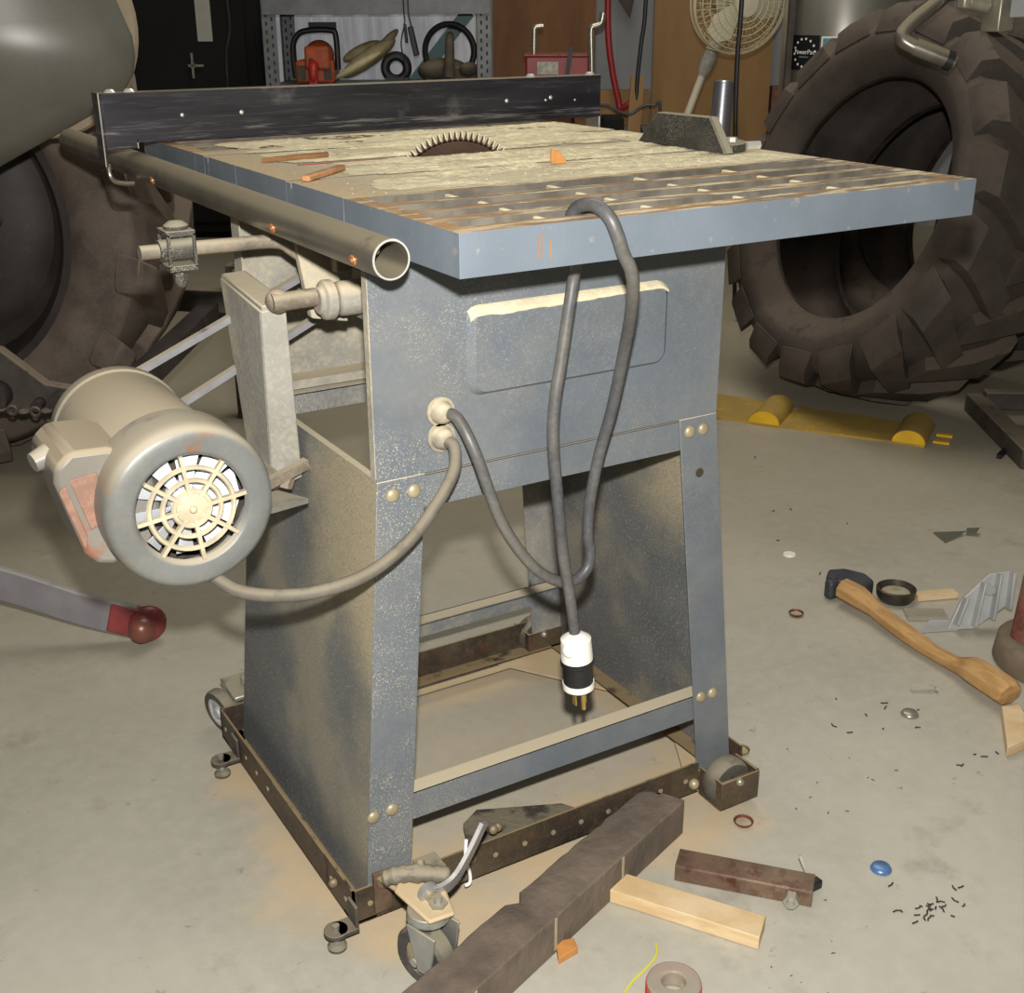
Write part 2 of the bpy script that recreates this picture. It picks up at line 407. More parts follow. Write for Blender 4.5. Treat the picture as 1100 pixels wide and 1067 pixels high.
# back wall frame: s along the wall to the right, d away from where the photographer stands, z up
RH, FH = V((.857, -.515, 0)).normalized(), V((.515, .857, 0)).normalized()
def bg(s, d, z): return V((CAM.x, CAM.y, 0)) + RH*s + FH*d + V((0, 0, z))
RB = Matrix((RH, FH, V((0, 0, 1)))).transposed()      # box axes lined up with the back wall
def bbox(mb, s0, s1, d0, d1, z0, z1):
    return mb.box(bg((s0+s1)/2, (d0+d1)/2, (z0+z1)/2), (s1-s0, d1-d0, z1-z0), RB)

# ------------------------------------------------------------------ room
mb = MB(); bbox(mb, -4.2, 4.6, -2.2, 6.4, -.1, 0)
struct('floor', mb, 'floor', 'stained concrete workshop floor dusted with sawdust', 'floor', smooth=False)
mb = MB()
n = 88; pts = []
for i in range(n+1):
    s = -4.2 + 8.8*i/n; k = i % 4
    pts.append((s, 6.30 if k in (0, 1) else 6.32))
pts += [(4.6, 6.4), (-4.2, 6.4)]
o3 = bg(0, 0, 0)
mb.prism(pts, o3, RH, FH, (0, 0, 2.6))
struct('wall_back', mb, 'wall', 'grey ribbed sheet metal wall at the back of the workshop', 'wall', smooth=False)
mb = MB(); bbox(mb, -4.3, -4.2, -2.2, 6.4, 0, 2.6); struct('wall_left', mb, 'wallside', 'plain grey wall on the left', 'wall', smooth=False)
mb = MB(); bbox(mb, 4.6, 4.7, -2.2, 6.4, 0, 2.6); struct('wall_right', mb, 'wallside', 'plain grey wall on the right', 'wall', smooth=False)

# ------------------------------------------------------------------ table saw
T = .862; TH = .042
saw = thing('table_saw', 'grey table saw covered in sawdust with motor hanging at its back', 'table saw', (.22, .36, .024))
# near extension wing: rim and five rails around four long slots, with little webs
def wing(y0, slots, ys):
    mb = MB()
    mb.lim(0, .69, y0, y0+.012, T-TH, T); mb.lim(0, .69, ys-.012, ys, T-TH, T)
    mb.lim(0, .012, y0+.012, ys-.012, T-TH, T); mb.lim(.678, .69, y0+.012, ys-.012, T-TH, T)
    e = [y0+.012] + [q for p in slots for q in p] + [ys-.012]
    for a, b in zip(e[0::2], e[1::2]):
        if b - a > .002: mb.lim(.012, .678, a, b, T-.022, T)
    for a, b in slots:
        mb.lim(.012, .02, a, b, T-.022, T); mb.lim(.665, .678, a, b, T-.022, T)
    return mb
SL = [(.030, .064), (.090, .128), (.142, .180), (.200, .246)]
w = obj('extension_wing', wing(0, SL, .258), 'wing', saw, .0004, smooth=False)
M['web'] = mat('dusty cross webs', '#a8977a', .8, 0, .2, 60, dust=1, dustc='#e0d3ae')
for xw in (.122, .252, .380, .516):
    for a, b in SL:
        wb = MB(); wb.box((xw + random.uniform(-.004, .004), (a+b)/2, T-.009), (.007, b-a, .012)); obj('cross_web', wb, 'web', w, .002)
obj('extension_wing', wing(.772, [(.784, .83), (.85, .89), (.902, .94), (.966, 1.0)], 1.03), 'wing', saw, .0004, smooth=False)
for x, z0, z1 in ((.084, .831, .852), (.088, .829, .854), (.098, .829, .848)):
    mb = MB(); mb.lim(x-.0007, x+.0007, -.0006, -.0001, z0, z1); M['rustmark'] = M.get('rustmark') or mat('rust scratch', '#8d6a4c', .7); obj('rust_mark', mb, 'rustmark', w)
# centre table
mb = MB(); BY = .5675
mb.lim(0, .69, .2582, .4055, T-.03, T); mb.lim(0, .69, .4245, .551, T-.03, T)
mb.lim(0, .69, .603, .7105, T-.03, T); mb.lim(0, .69, .7295, .7718, T-.03, T)
mb.lim(0, .69, .4055, .4090, T-.03, T-.007); mb.lim(0, .69, .7105, .7140, T-.03, T-.007); mb.lim(0, .69, .4090, .4245, T-.03, T-.0012); mb.lim(0, .69, .7140, .7295, T-.03, T-.0012)
mb.lim(0, .055, .551, .603, T-.03, T); mb.lim(.60, .69, .551, .603, T-.03, T)
mb.lim(0, .012, .2582, .7718, T-TH, T-.03); mb.lim(.678, .69, .2582, .7718, T-TH, T-.03)
obj('tabletop', mb, 'table', saw, .0004, smooth=False)
mb = MB()
mb.lim(.056, .599, .552, .564, T-.008, T-.001); mb.lim(.056, .599, .5715, .602, T-.008, T-.001)
mb.lim(.056, .19, .564, .5715, T-.008, T-.001); mb.lim(.43, .599, .564, .5715, T-.008, T-.001)
tp_ = obj('throat_plate', mb, 'redplate', saw, .0006, smooth=False)
M['rededge'] = mat('bare red edge', '#a02b42', .5, 0, .15, 40, side=.2)
mb = MB(); mb.lim(.07, .205, .556, .5625, T-.002, T+.0002); obj('red_edge', mb, 'rededge', tp_)
# blade
BR = .124; BC = V((.3065, BY, .768))
mb = MB(); mb.lathe([(.008, -.001), (BR-.012, -.001), (BR-.012, .001), (.008, .001)], BC, (0, 1, 0), 80, True)
nt = 84
for i in range(nt):
    a = 2*PI*i/nt; R = lambda r, an: BC + V((math.cos(an)*r, -.001, math.sin(an)*r))
    mb.poly3([R(BR-.014, a-.012), R(BR-.001, a+.002), R(BR-.002, a+.014), R(BR-.011, a+.032), R(BR-.014, a+.045)], (0, .002, 0))
bl = obj('saw_blade', mb, 'blade', saw)
mb = MB()
for i in range(nt):
    a = 2*PI*i/nt
    R = lambda r, an, yy: BC + V((math.cos(an)*r, yy, math.sin(an)*r))
    mb.poly3([R(BR-.0095, a-.013, -.0018), R(BR, a-.002, -.0018), R(BR-.0008, a+.011, -.0018), R(BR-.0095, a+.002, -.0018)], (0, .0036, 0))
obj('carbide_teeth', mb, 'tooth', bl)

# cabinet: sheet metal box open at the back (left in the picture), with an embossed front
X0, X1, YF, YR, ZB, ZT = -.013, .468, .178, .60, .564, .819
def rrect(x0, x1, z0, z1, r, n=8):
    o = []
    for cx, cz, a in ((x1-r, z1-r, 0), (x0+r, z1-r, PI/2), (x0+r, z0+r, PI), (x1-r, z0+r, 1.5*PI)):
        for k in range(n+1):
            t = a + PI/2*k/n; o.append((cx + r*math.cos(t), cz + r*math.sin(t)))
    return o
mb = MB()
L0 = rrect(.103, .381, .644, .747, .018); L1 = rrect(.111, .373, .649, .742, .014); n = len(L0)
cx, cz = .2425, .6955; outer = []
for x, zz in L0:
    dx, dz = x-cx, zz-cz
    k = min(((X1-cx) if dx > 0 else (X0-cx))/dx if abs(dx) > 1e-6 else 9e9, ((ZT-cz) if dz > 0 else (ZB-cz))/dz if abs(dz) > 1e-6 else 9e9)
    outer.append([cx+dx*k, cz+dz*k])
for X, Z in ((X0, ZB), (X0, ZT), (X1, ZB), (X1, ZT)):
    q = min(outer, key=lambda p: (p[0]-X)**2 + (p[1]-Z)**2); q[0] = X; q[1] = Z
vs = [V((x, YF, zz)) for x, zz in outer] + [V((x, YF, zz)) for x, zz in L0] + [V((x, YF-.008, zz)) for x, zz in L1]
fs = []
for i in range(n):
    j = (i+1) % n; fs += [(i, j, n+j, n+i), (n+i, n+j, 2*n+j, 2*n+i)]
fs.append(tuple(range(2*n, 3*n)))
mb.add(vs, fs)
mb.lim(X0, X1, YF+.0005, YF+.002, ZB, ZB+.004)
cab = obj('cabinet_front', mb, 'saw', saw, 0, ang=25)
M['ridge'] = mat('sawdust lying on a ledge', '#cdc2a4', .95, 0, .12, 60, bump=.3, bs=200)
mb = MB()                                   # sawdust that has settled along the top of the embossed panel
pts = []; random.seed(4)
for i in range(41):
    x = .104 + .272*i/40; k = (1 - abs(i/40 - .2)*.9)*random.uniform(.75, 1.1)
    zz = .7445 - (.006 if i in (0, 40) else .0015 if i in (1, 39) else 0)
    pts.append((x, zz, max(.25, k)))
vs = []; fs = []
for x, zz, k in pts:
    vs += [V((x, YF-.0003, zz+.003)), V((x, YF-.0045, zz+.0015)), V((x, YF-.0088, zz-.003)), V((x, YF-.0090, zz-.003-.006*k)), V((x, YF-.0078, zz-.004-.006*k))]
for i in range(40):
    for q in range(4): fs.append((i*5+q, (i+1)*5+q, (i+1)*5+q+1, i*5+q+1))
mb.add(vs, fs); obj('dust_ridge', mb, 'ridge', cab)
mb = MB()
mb.lim(X0, X1, YR-.002, YR, ZB, ZT); mb.lim(X1-.002, X1, YF+.0025, YR-.002, ZB, ZT)
mb.lim(X0, X0+.002, YF+.0025, YF+.014, ZB, ZT)              # dusty lips of the open back
mb.lim(X0, X0+.002, YR-.03, YR-.002, ZB, ZT)
mb.lim(X0+.002, X1-.002, YR-.04, YR-.002, ZB, ZB+.012)
obj('cabinet_shell', mb, 'saw_caked', saw)

# splayed stand
ZS, Zf = .564, .0215; DX, DY = .049, .019; YS = .585
def sx(z): return DX*(ZS-z)/(ZS-Zf)
def sy(z): return DY*(ZS-z)/(ZS-Zf)
def corner(side, back, z):
    return V(((X0-sx(z)) if side < 0 else (X1+sx(z)), (YS+sy(z)) if back else (YF-sy(z)), z))
for side in (-1, 1):
    pts = [corner(side, 0, Zf), corner(side, 1, Zf), corner(side, 1, ZS), corner(side, 0, ZS)]
    mb = MB(); mb.poly3(pts, (side*-.002, 0, 0))
    obj('side_panel', mb, 'panel', saw)
    mb = MB(); mb.lim(min(X0, X0) if side < 0 else X1-.012, X0+.012 if side < 0 else X1, YF+.003, YS-.003, ZS-.03, ZS-.001)
    obj('top_rail', mb, 'saw_caked', saw)
    for back in (0, 1):
        wv = V((-side*.06, 0, 0)); off = V((0, -.001 if not back else .001, 0))
        p = [corner(side, back, Zf)+off, corner(side, back, ZS)+off, corner(side, back, ZS)+off+wv, corner(side, back, Zf)+off+wv]
        mb = MB(); mb.poly3(p, (0, .0025 if not back else -.0025, 0))
        if not back:
            pass
        obj('leg', mb, 'saw' if not back else 'saw_dusty', saw, .0008)
def stretcher(back, z0, z1, inset=0.0, m='saw'):
    a = 1 if back else 0; s = -1 if back else 1
    mb = MB()
    p = [corner(-1, a, z0), corner(-1, a, z1), corner(1, a, z1), corner(1, a, z0)]
    for q in p: q.y += s*.003
    p[0].x += .004; p[1].x += .004; p[2].x -= .004; p[3].x -= .004
    mb.poly3(p, (0, s*.002, 0))
    y = p[1].y; mb.lim(p[1].x, p[2].x, min(y, y+s*.025), max(y, y+s*.025), z1-.002, z1)     # folded top lip
    return obj('stretcher', mb, m, saw)
stretcher(0, .522, .560); stretcher(0, .118, .154); stretcher(1, .522, .560, m='saw_dusty'); stretcher(1, .110, .148, m='saw_dusty')
for x, z in ((.005, .546), (.032, .546), (.425, .546), (.447, .546), (-.045, .143), (-.02, .145), (.458, .153), (.479, .153)):
    y = YF - sy(z) - .001
    mb = MB(); mb.sphere((x, y, z), .0085, (1, .55, 1), 16, 10)
    obj('carriage_bolt', mb, 'bolt', saw)
for x, z in ((.007, .476), (.442, .488)):
    y = YF - sy(z) - .0022
    mb = MB(); mb.cyl((x, y, z), (x, y-.0006, z), .0062, n=18)
    M['hole'] = M.get('hole') or mat('dark bolt hole', '#3c352b', .9)
    obj('bolt_hole', mb, 'hole', saw)

# cable clamps on the cabinet front
for z in (.634, .604):
    mb = MB(); mb.cyl((.067, YF, z), (.067, YF-.012, z), .015, .012); mb.sphere((.067, YF-.011, z), .012, (1, .7, 1)); mb.cyl((.067, YF-.002, z), (.067, YF-.005, z), .017)
    obj('cable_clamp', mb, 'clamp', saw)

# rail pipe along the back edge of the table
PX, PZ, PR = -.036, .8305, .0195
mb = MB(); mb.ring((PX, .068, PZ), (PX, 1.385, PZ), PR, PR-.0022, 40)
rail = obj('rail_pipe', mb, 'pipe', saw)
mb = MB(); mb.torus((PX, .0685, PZ), (0, 1, 0), PR-.001, .0012, 40, 6); obj('pipe_rim', mb, 'bright', rail)
for y in (.116, .333, .803):
    mb = MB(); mb.ring((PX-PR*.92, y, PZ-.006), (PX-PR-.0005, y, PZ-.0065), .0055, .003, 16); mb.sphere((PX-PR*.95, y, PZ-.006), .003)
    obj('rivet', mb, 'copper', rail)
for y in (.14, .5, .86):
    mb = MB(); mb.cyl((PX+PR*.8, y, PZ), (.001, y, PZ), .006); obj('rail_stud', mb, 'zinc', saw)
mb = MB(); mb.cyl((PX-.004, .10, PZ+.006), (PX+.014, .19, PZ+.008), .007); obj('inner_bolt', mb, 'zinc', rail)

# ---- motor, hinge plate and belt at the open back
MC = V((-.222, .165, .583)); AX = V((0, 1, 0))
mot = obj('motor', MB().lathe([(0, .05), (.074, .05), (.0765, .055), (.0765, .27), (.079, .272), (.079, .287), (.074, .297), (.055, .308), (0, .31)], MC, AX, 56), 'motor_body', saw, ang=45)
cov = obj('fan_cover', MB().lathe([(.056, .004), (.0585, -.0005), (.062, -.002), (.079, -.0015), (.0845, .002), (.087, .009), (.0875, .018), (.0875, .062), (.0865, .066), (.078, .066)], MC, AX, 64), 'motor', mot, ang=60)
mb = MB()
for R, w in ((.0435, .0028), (.0300, .0028), (.0185, .003)):
    mb.lathe([(R-w, .001), (R-w*.5, -.0015), (R+w*.5, -.0015), (R+w, .001), (R, .004)], MC, AX, 48, True)
for k in range(8):
    a = 2*PI*k/8 + .12; d = V((math.cos(a), 0, math.sin(a)))
    mb.bar(MC + d*.012 + V((0, .0008, 0)), MC + d*.057 + V((0, .0008, 0)), .004, .006, AX)
mb.lathe([(0, -.002), (.013, -.0015), (.018, .001), (.018, .003), (0, .003)], MC, AX, 24); mb.sphere(MC + V((0, -.003, 0)), .004)
obj('fan_grille', mb, 'cream', mot, ang=50)
mb = MB()
for k in range(10):
    a = 2*PI*k/10; d = V((math.cos(a), 0, math.sin(a))); e = V((-math.sin(a), 0, math.cos(a)))
    mb.poly3([MC+d*.016+V((0, .016, 0)), MC+d*.055+V((0, .016, 0)), MC+d*.055+e*.024+V((0, .032, 0)), MC+d*.016+e*.008+V((0, .026, 0))], (0, .0015, 0))
mb.cyl(MC+V((0, .012, 0)), MC+V((0, .04, 0)), .018)
obj('fan_blades', mb, 'fan_al', mot)
mb = MB(); mb.lathe([(0, .045), (.055, .045), (.074, .05)], MC, AX, 32); obj('end_shield', mb, 'hole', mot)
# connection box on the motor's side
mb = MB(); bo = V((0, 0, 0))
prof = [(-.288, .648), (-.325, .650), (-.341, .636), (-.343, .620), (-.323, .540), (-.312, .527), (-.298, .523), (-.262, .530), (-.240, .56), (-.25, .63)]
mb.prism(prof, (0, .205, 0), (1, 0, 0), (0, 0, 1), (0, .115, 0))
jb = obj('connection_box', mb, 'jbox', mot, .006)
mb = MB(); mb.prism([(-.329, .622), (-.302, .626), (-.299, .572), (-.315, .566)], (0, .2035, 0), (1, 0, 0), (0, 0, 1), (0, .003, 0)); obj('worn_patch', mb, 'redwear', mot, .001)
mb = MB(); mb.prism([(-.3405, .612), (-.333, .617), (-.319, .560), (-.3225, .545)], (0, .2035, 0), (1, 0, 0), (0, 0, 1), (0, .003, 0)); obj('worn_patch', mb, 'redwear', mot, .001)
mb = MB(); mb.cyl((-.335, .262, .632), (-.352, .258, .628), .013, .010); obj('box_plug', mb, 'motor', mot)
mb = MB(); mb.bar((-.235, .30, .505), (-.20, .30, .498), .12, .012); mb.bar((-.16, .28, .52), (-.055, .33, .505), .05, .006); mb.bar((-.16, .40, .52), (-.055, .40, .52), .05, .006)
obj('motor_foot', mb, 'zinc', mot)
mb = MB(); mb.cyl((-.222, .475, .583), (-.222, .515, .583), .008); mb.lathe([(0, 0), (.032, 0), (.035, .003), (.028, .008), (.035, .013), (.032, .016), (0, .016)], (-.222, .492, .583), AX, 32)
obj('motor_pulley', mb, 'zinc', mot)
# belt
mb = MB()
bp, ap = V((-.222, .50, .583)), V((.19, .50, .765)); d = (ap-bp).normalized(); up = V((-d.z, 0, d.x))
mb.bar(bp+up*.033, ap+up*.027, .012, .008, up); mb.bar(bp-up*.033, ap-up*.027, .012, .008, up)
mb.torus(bp, AX, .033, .0045, 24, 6, 0, 2*PI)
obj('drive_belt', mb, 'belt', saw)
mb = MB(); mb.lathe([(0, 0), (.028, 0), (.031, .003), (.025, .008), (.031, .013), (.028, .016), (0, .016)], (.19, .492, .765), AX, 32); mb.cyl((.19, .49, .765), (.30, .566, .786), .012)
obj('arbor_pulley', mb, 'cast', saw)
# hinged motor plate: channel with its web facing the motor
mb = MB()
mb.poly3([(-.060, .380, .722), (-.060, .520, .737), (-.056, .476, .500), (-.056, .400, .49)], (.005, 0, 0))
mb.poly3([(-.060, .376, .722), (-.029, .376, .725), (-.020, .385, .505), (-.056, .396, .49)], (0, .005, 0))
mb.poly3([(-.058, .378, .728), (-.058, .520, .742), (-.028, .515, .744), (-.028, .376, .732)], (0, 0, -.007))
hp = obj('motor_plate', mb, 'saw_caked', saw, .002)
mb = MB(); mb.cyl((-.050, .366, .733), (.004, .366, .734), .011); mb.sphere((-.040, .372, .733), .015); obj('hinge_pin', mb, 'cast', hp)
mb = MB(); mb.bar((-.075, .365, .513), (-.018, .372, .528), .012, .012); mb.cyl((-.045, .372, .514), (-.050, .37, .502), .010, .009, n=6); obj('clamp_bolt', mb, 'cast', hp)
mb = MB(); mb.lathe([(0, 0), (.016, 0), (.017, .004), (.024, .008), (.024, .018), (.019, .024), (.021, .03), (.021, .07), (0, .07)], (.006, .366, .729), (1, 0, -.02), 20); mb.box((.09, .366, .727), (.05, .06, .06))
mb.poly3([(.012, .44, .79), (.012, .40, .70), (.060, .40, .69), (.060, .44, .80)], (0, .014, 0)); mb.box((.085, .43, .775), (.07, .05, .05))
obj('trunnion', mb, 'saw_caked', saw, .003)
mb = MB(); mb.tube(smoothpath([(-.172, .455, .789), (-.06, .456, .788), (-.005, .457, .786), (.012, .45, .776), (.03, .44, .76)]), .0085, 14); tr = obj('tension_rod', mb, 'cast', saw)
mb = MB()
mb.lim(-.144, -.110, .436, .476, .806, .813); mb.lim(-.144, -.110, .436, .476, .766, .773)
for px_ in (-.142, -.112):
    for py_ in (.438, .474): mb.lim(px_-.002, px_+.002, py_-.002, py_+.002, .77, .81)
mb.cyl((-.127, .455, .766), (-.127, .455, .750), .009, n=6); mb.sphere((-.127, .455, .75), .007); mb.lathe([(0, 0), (.014, 0), (.015, .004), (.008, .009), (0, .01)], (-.127, .455, .813), (0, 0, 1), 20)
mb.cyl((-.150, .455, .789), (-.108, .455, .789), .013)
obj('rod_clamp', mb, 'mgblack', tr, .001)

# cords
cp = [(.070, .166, .634), (.076, .150, .630), (.085, .128, .595), (.112, .12, .511), (.150, .118, .450), (.185, .118, .420), (.210, .118, .413), (.230, .119, .424), (.235, .12, .445), (.231, .12, .467), (.233, .12, .509), (.241, .115, .567), (.247, .100, .627), (.238, .070, .695), (.217, .030, .752), (.197, .0, .789),
      (.184, -.013, .811), (.172, -.016, .829), (.164, -.017, .847), (.158, -.011, .864), (.154, .006, .873), (.152, .028, .871), (.152, .045, .859), (.160, .056, .836), (.185, .085, .81), (.193, .10, .789), (.187, .10, .752), (.177, .10, .691), (.170, .10, .650), (.168, .10, .607), (.174, .10, .539), (.182, .10, .468), (.192, .10, .412), (.201, .10, .355)]
mb = MB(); mb.tube(smoothpath(cp, 7), .0068, 12); pc = obj('power_cord', mb, 'cord', saw)
pb = V((.205, .10, .318)); pa = V((.08, 0, -1)).normalized()
mb = MB(); mb.lathe([(0, -.035), (.010, -.034), (.0185, -.028), (.0195, -.004), (.0195, 0), (0, 0)], pb, pa, 28); obj('plug_cap', mb, 'white', pc)
mb = MB(); mb.sphere(pb+V((-.014, -.006, .018)), .010); obj('cord_clamp', mb, 'white', pc)
mb = MB(); mb.lathe([(0, .032), (.0195, .032), (.0195, .040), (.016, .043), (0, .043)], pb, pa, 28); obj('plug_face', mb, 'white', pc)
mb = MB(); mb.lathe([(0, 0), (.0205, .001), (.0205, .006), (.0185, .008), (.0185, .032), (0, .032)], pb, pa, 28); obj('plug_body', mb, 'blackpl', pc)
mb = MB(); mb.bar(pb+pa*.043+V((-.007, 0, 0)), pb+pa*.064+V((-.007, 0, 0)), .002, .007, (0, 1, 0)); obj('prong', mb, 'brass', pc)
mb = MB(); mb.bar(pb+pa*.043+V((.007, 0, 0)), pb+pa*.064+V((.007, 0, 0)), .002, .007, (0, 1, 0)); obj('prong', mb, 'brass', pc)
mb = MB(); mb.cyl(pb+pa*.043+V((0, -.009, 0)), pb+pa*.068+V((0, -.009, 0)), .0028, n=10); obj('prong', mb, 'brass', pc)
cp = [(.067, .166, .602), (.071, .152, .598), (.062, .138, .575), (.034, .128, .545), (-.005, .118, .515), (-.055, .106, .496), (-.105, .098, .492), (-.150, .115, .488), (-.190, .15, .49), (-.212, .20, .505)]
mb = MB(); mb.tube(smoothpath(cp, 7), .0072, 12); obj('motor_cord', mb, 'cord_dusty', saw)

# ------------------------------------------------------------------ fence
fen = thing('rip_fence', 'long black steel rip fence lying across the sawdusty table', 'rip fence', (.35, .93, T))
mb = MB()
mb.lim(-.086, .788, .912, .915, T+.006, T+.074); mb.lim(-.086, .788, .915, .952, T+.071, T+.074); mb.lim(-.086, .788, .949, .952, T+.006, T+.071)
mb.lim(-.086, .788, .9105, .912, T+.004, T+.016)
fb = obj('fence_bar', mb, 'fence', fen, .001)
mb = MB(); mb.lim(-.089, -.086, .911, .953, T-.028, T+.075); mb.lim(-.086, -.04, .911, .914, T-.004, T+.008)
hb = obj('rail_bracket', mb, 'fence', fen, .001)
mb = MB(); mb.lim(-.0905, -.089, .911, .9135, T-.028, T+.075); mb.lim(-.041, -.0395, .9105, .912, T-.004, T+.008); obj('bright_edge', mb, 'fence_tip', hb)
mb = MB(); mb.tube(smoothpath([(-.083, .925, .836), (-.084, .92, .822), (-.078, .92, .812), (-.064, .92, .808), (-.05, .92, .807)]), .0035, 10); obj('rail_hook', mb, 'pipe', fen)
mb = MB(); mb.lim(.785, .789, .911, .953, T-.03, T+.006); obj('rear_hook', mb, 'fence_tip', fen, .001)
for x in (-.068, -.040, .652, .776):
    mb = MB(); mb.lathe([(0, .005), (.005, .005), (.008, .002), (.009, 0)], (x, .93, T+.074), (0, 0, 1), 16); obj('cap_bolt', mb, 'bright', fen)
for x, zz, r in ((.030, .902, .003), (.122, .902, .0035), (.593, .900, .0035), (.682, .902, .0035), (.672, .898, .0022), (.733, .896, .0018)):
    mb = MB(); mb.sphere((x, .9115, zz), r, (1, .5, 1), 12, 8); obj('screw', mb, 'bright', fen)

# ------------------------------------------------------------------ miter gauge
mg = thing('miter_gauge', 'dusty black miter gauge with ribbed steel knob on the table', 'miter gauge', (.65, .44, T))
mb = MB()
mb.prism([(.548, T+.0006), (.502, T+.046), (.383, T+.047), (.345, T+.0006)], (.603, 0, 0), (0, 1, 0), (0, 0, 1), (.014, 0, 0))
mb.prism([(.500, T+.001), (.420, T+.020), (.36, T+.001)], (.617, 0, 0), (0, 1, 0), (0, 0, 1), (.02, 0, 0))
hd = obj('gauge_head', mb, 'mgblack', mg, .0015)
mb = MB(); mb.lim(.60, .603, .346, .349, T+.001, T+.004); mb.bar((.6025, .3465, T+.001), (.6025, .3835, T+.047), .003, .002, (1, 0, 0)); obj('worn_edge', mb, 'fence_tip', hd)
mb = MB(); mb.lathe([(0, .001), (.075, .001), (.077, .004), (.077, .011), (.072, .014), (0, .015)], (.617, .425, T), (0, 0, 1), 32, False, -PI/2, PI/2)
mb = MB(); pts = [(0.617, .50)] + [(.617 + .062*math.cos(a), .425 + .075*math.sin(a)) for a in [PI/2 - PI*k/16 for k in range(17)]] + [(.617, .35)]
mb.prism(pts, (0, 0, T+.001), (1, 0, 0), (0, 1, 0), (0, 0, .011)); obj('protractor_base', mb, 'mgblack', mg, .001)
mb = MB(); mb.cyl((.655, .366, T+.008), (.676, .362, T+.008), .006, n=6); mb.cyl((.645, .385, T+.012), (.645, .385, T+.018), .008, n=6); obj('stop_screw', mb, 'bright', mg)
mb = MB(); prof = [(0, 0), (.014, 0)]
for k in range(26): prof += [(.0148, .003*k+.001), (.0142, .003*k+.0025)]
prof += [(.0148, .080), (.011, .0815), (.011, .079), (0, .078)]
mb.lathe(prof, (.672, .444, T+.008), (.16, .14, 1), 24); obj('knob', mb, 'steelknob', mg, ang=60)
mb = MB(); mb.lim(.45, .685, .4095, .4240, T-.0012, T+.0003); obj('guide_bar', mb, 'zinc', mg)

# offcuts on the table
mb = MB(); mb.prism([(0, 0), (0, .019), (.012, .015), (.022, .004), (.023, 0)], (.346, .384, T+.0006), (1, 0, 0), (0, 0, 1), (0, .004, 0))
tag(obj('wood_chip', mb, 'chipwood', None, .0006), 'small orange wood chip standing on the table right of the blade', 'wood chip')
mb = MB(); mb.bar((.014, .398, T+.0042), (.094, .474, T+.0042), .011, .007); tag(obj('wood_stick', mb, 'stick', None, .002), 'short brown wood stick at the left edge of the saw table', 'wood stick')
mb = MB(); mb.prism([(0, 0), (.10, .012), (.105, .028), (.02, .010)], (.035, .60, T+.0006), (1, 0, 0), (0, 1, 0), (0, 0, .006))
M['shim'] = wood('dark shim', '#8d6439', '#74502b', (20, 60, 60)); tag(obj('wood_shim', mb, 'shim', None, .0008), 'dark brown tapered shim lying flat left of the saw blade', 'wood shim')
# loose sawdust: low drifts and flakes
from mathutils import noise as mnoise
mb = MB(); nx, ny = 170, 150; H = {}; vs = []; fs = []
def dh(x, y):
    n = mnoise.noise(V((x*7, y*22, 1.3))) + .6*mnoise.noise(V((x*19, y*45, 4.1))) + .35*mnoise.noise(V((x*70, y*90, 7.7))) + .25*mnoise.noise(V((x*190, y*190, 2.2)))
    e = min(1, max(0, (x-.05)/.14))*min(1, max(0, (.685-x)/.03))*min(1, max(0, (y-.262)/.03))*min(1, max(0, (.905-y)/.05))
    for q, wd in ((.4072, .004), (.7122, .004), (BY, .009), (.559, .005)): e *= min(1, max(0, (abs(y-q)-wd)/.010))
    for bx, by in ((.36, .387), (.65, .44)):
        d2 = math.hypot((x-bx)/(1 if bx < .5 else 1.6), (y-by)/(1 if bx < .5 else 3)); e *= min(1, max(0, (d2-.022)/.015))
    return max(0, (n*.0042 + .0012)*e) if y < .90 else 0
for i in range(nx+1):
    for j in range(ny+1):
        x, y = .03 + .655*i/nx, .262 + .645*j/ny; h = dh(x, y); vs.append((x, y, T + .0002 + h)); H[i, j] = h
for i in range(nx):
    for j in range(ny):
        if max(H[i, j], H[i+1, j], H[i, j+1], H[i+1, j+1]) > .0003: a = i*(ny+1)+j; fs.append((a, a+ny+1, a+ny+2, a+1))
used = sorted({k for f in fs for k in f}); ix = {k: q for q, k in enumerate(used)}
mb.add([vs[k] for k in used], [tuple(ix[k] for k in f) for f in fs])
for i in range(700):
    x = min(.685, abs(random.gauss(.40, .20))); y = random.choice((random.gauss(.33, .06), random.gauss(.50, .10), random.gauss(.62, .14)))
    if not (.262 < y < .90 and .02 < x < .685) or abs(y-BY) < .004 or .405 < y < .425 or .71 < y < .73: continue
    s = random.uniform(.0005, .0014); a = random.uniform(0, PI); c, q = math.cos(a)*s, math.sin(a)*s
    mb.add([(x-c, y-q, T+.0002), (x+c, y+q, T+.0002), (x-q*.5, y+c*.5, T+.0002), (x, y, T+s*.8)], [(0, 1, 3), (1, 2, 3), (2, 0, 3)])
tag(obj('sawdust', mb, 'flake', None, smooth=False), 'loose pale sawdust scattered over the saw table', 'sawdust', kind='stuff')

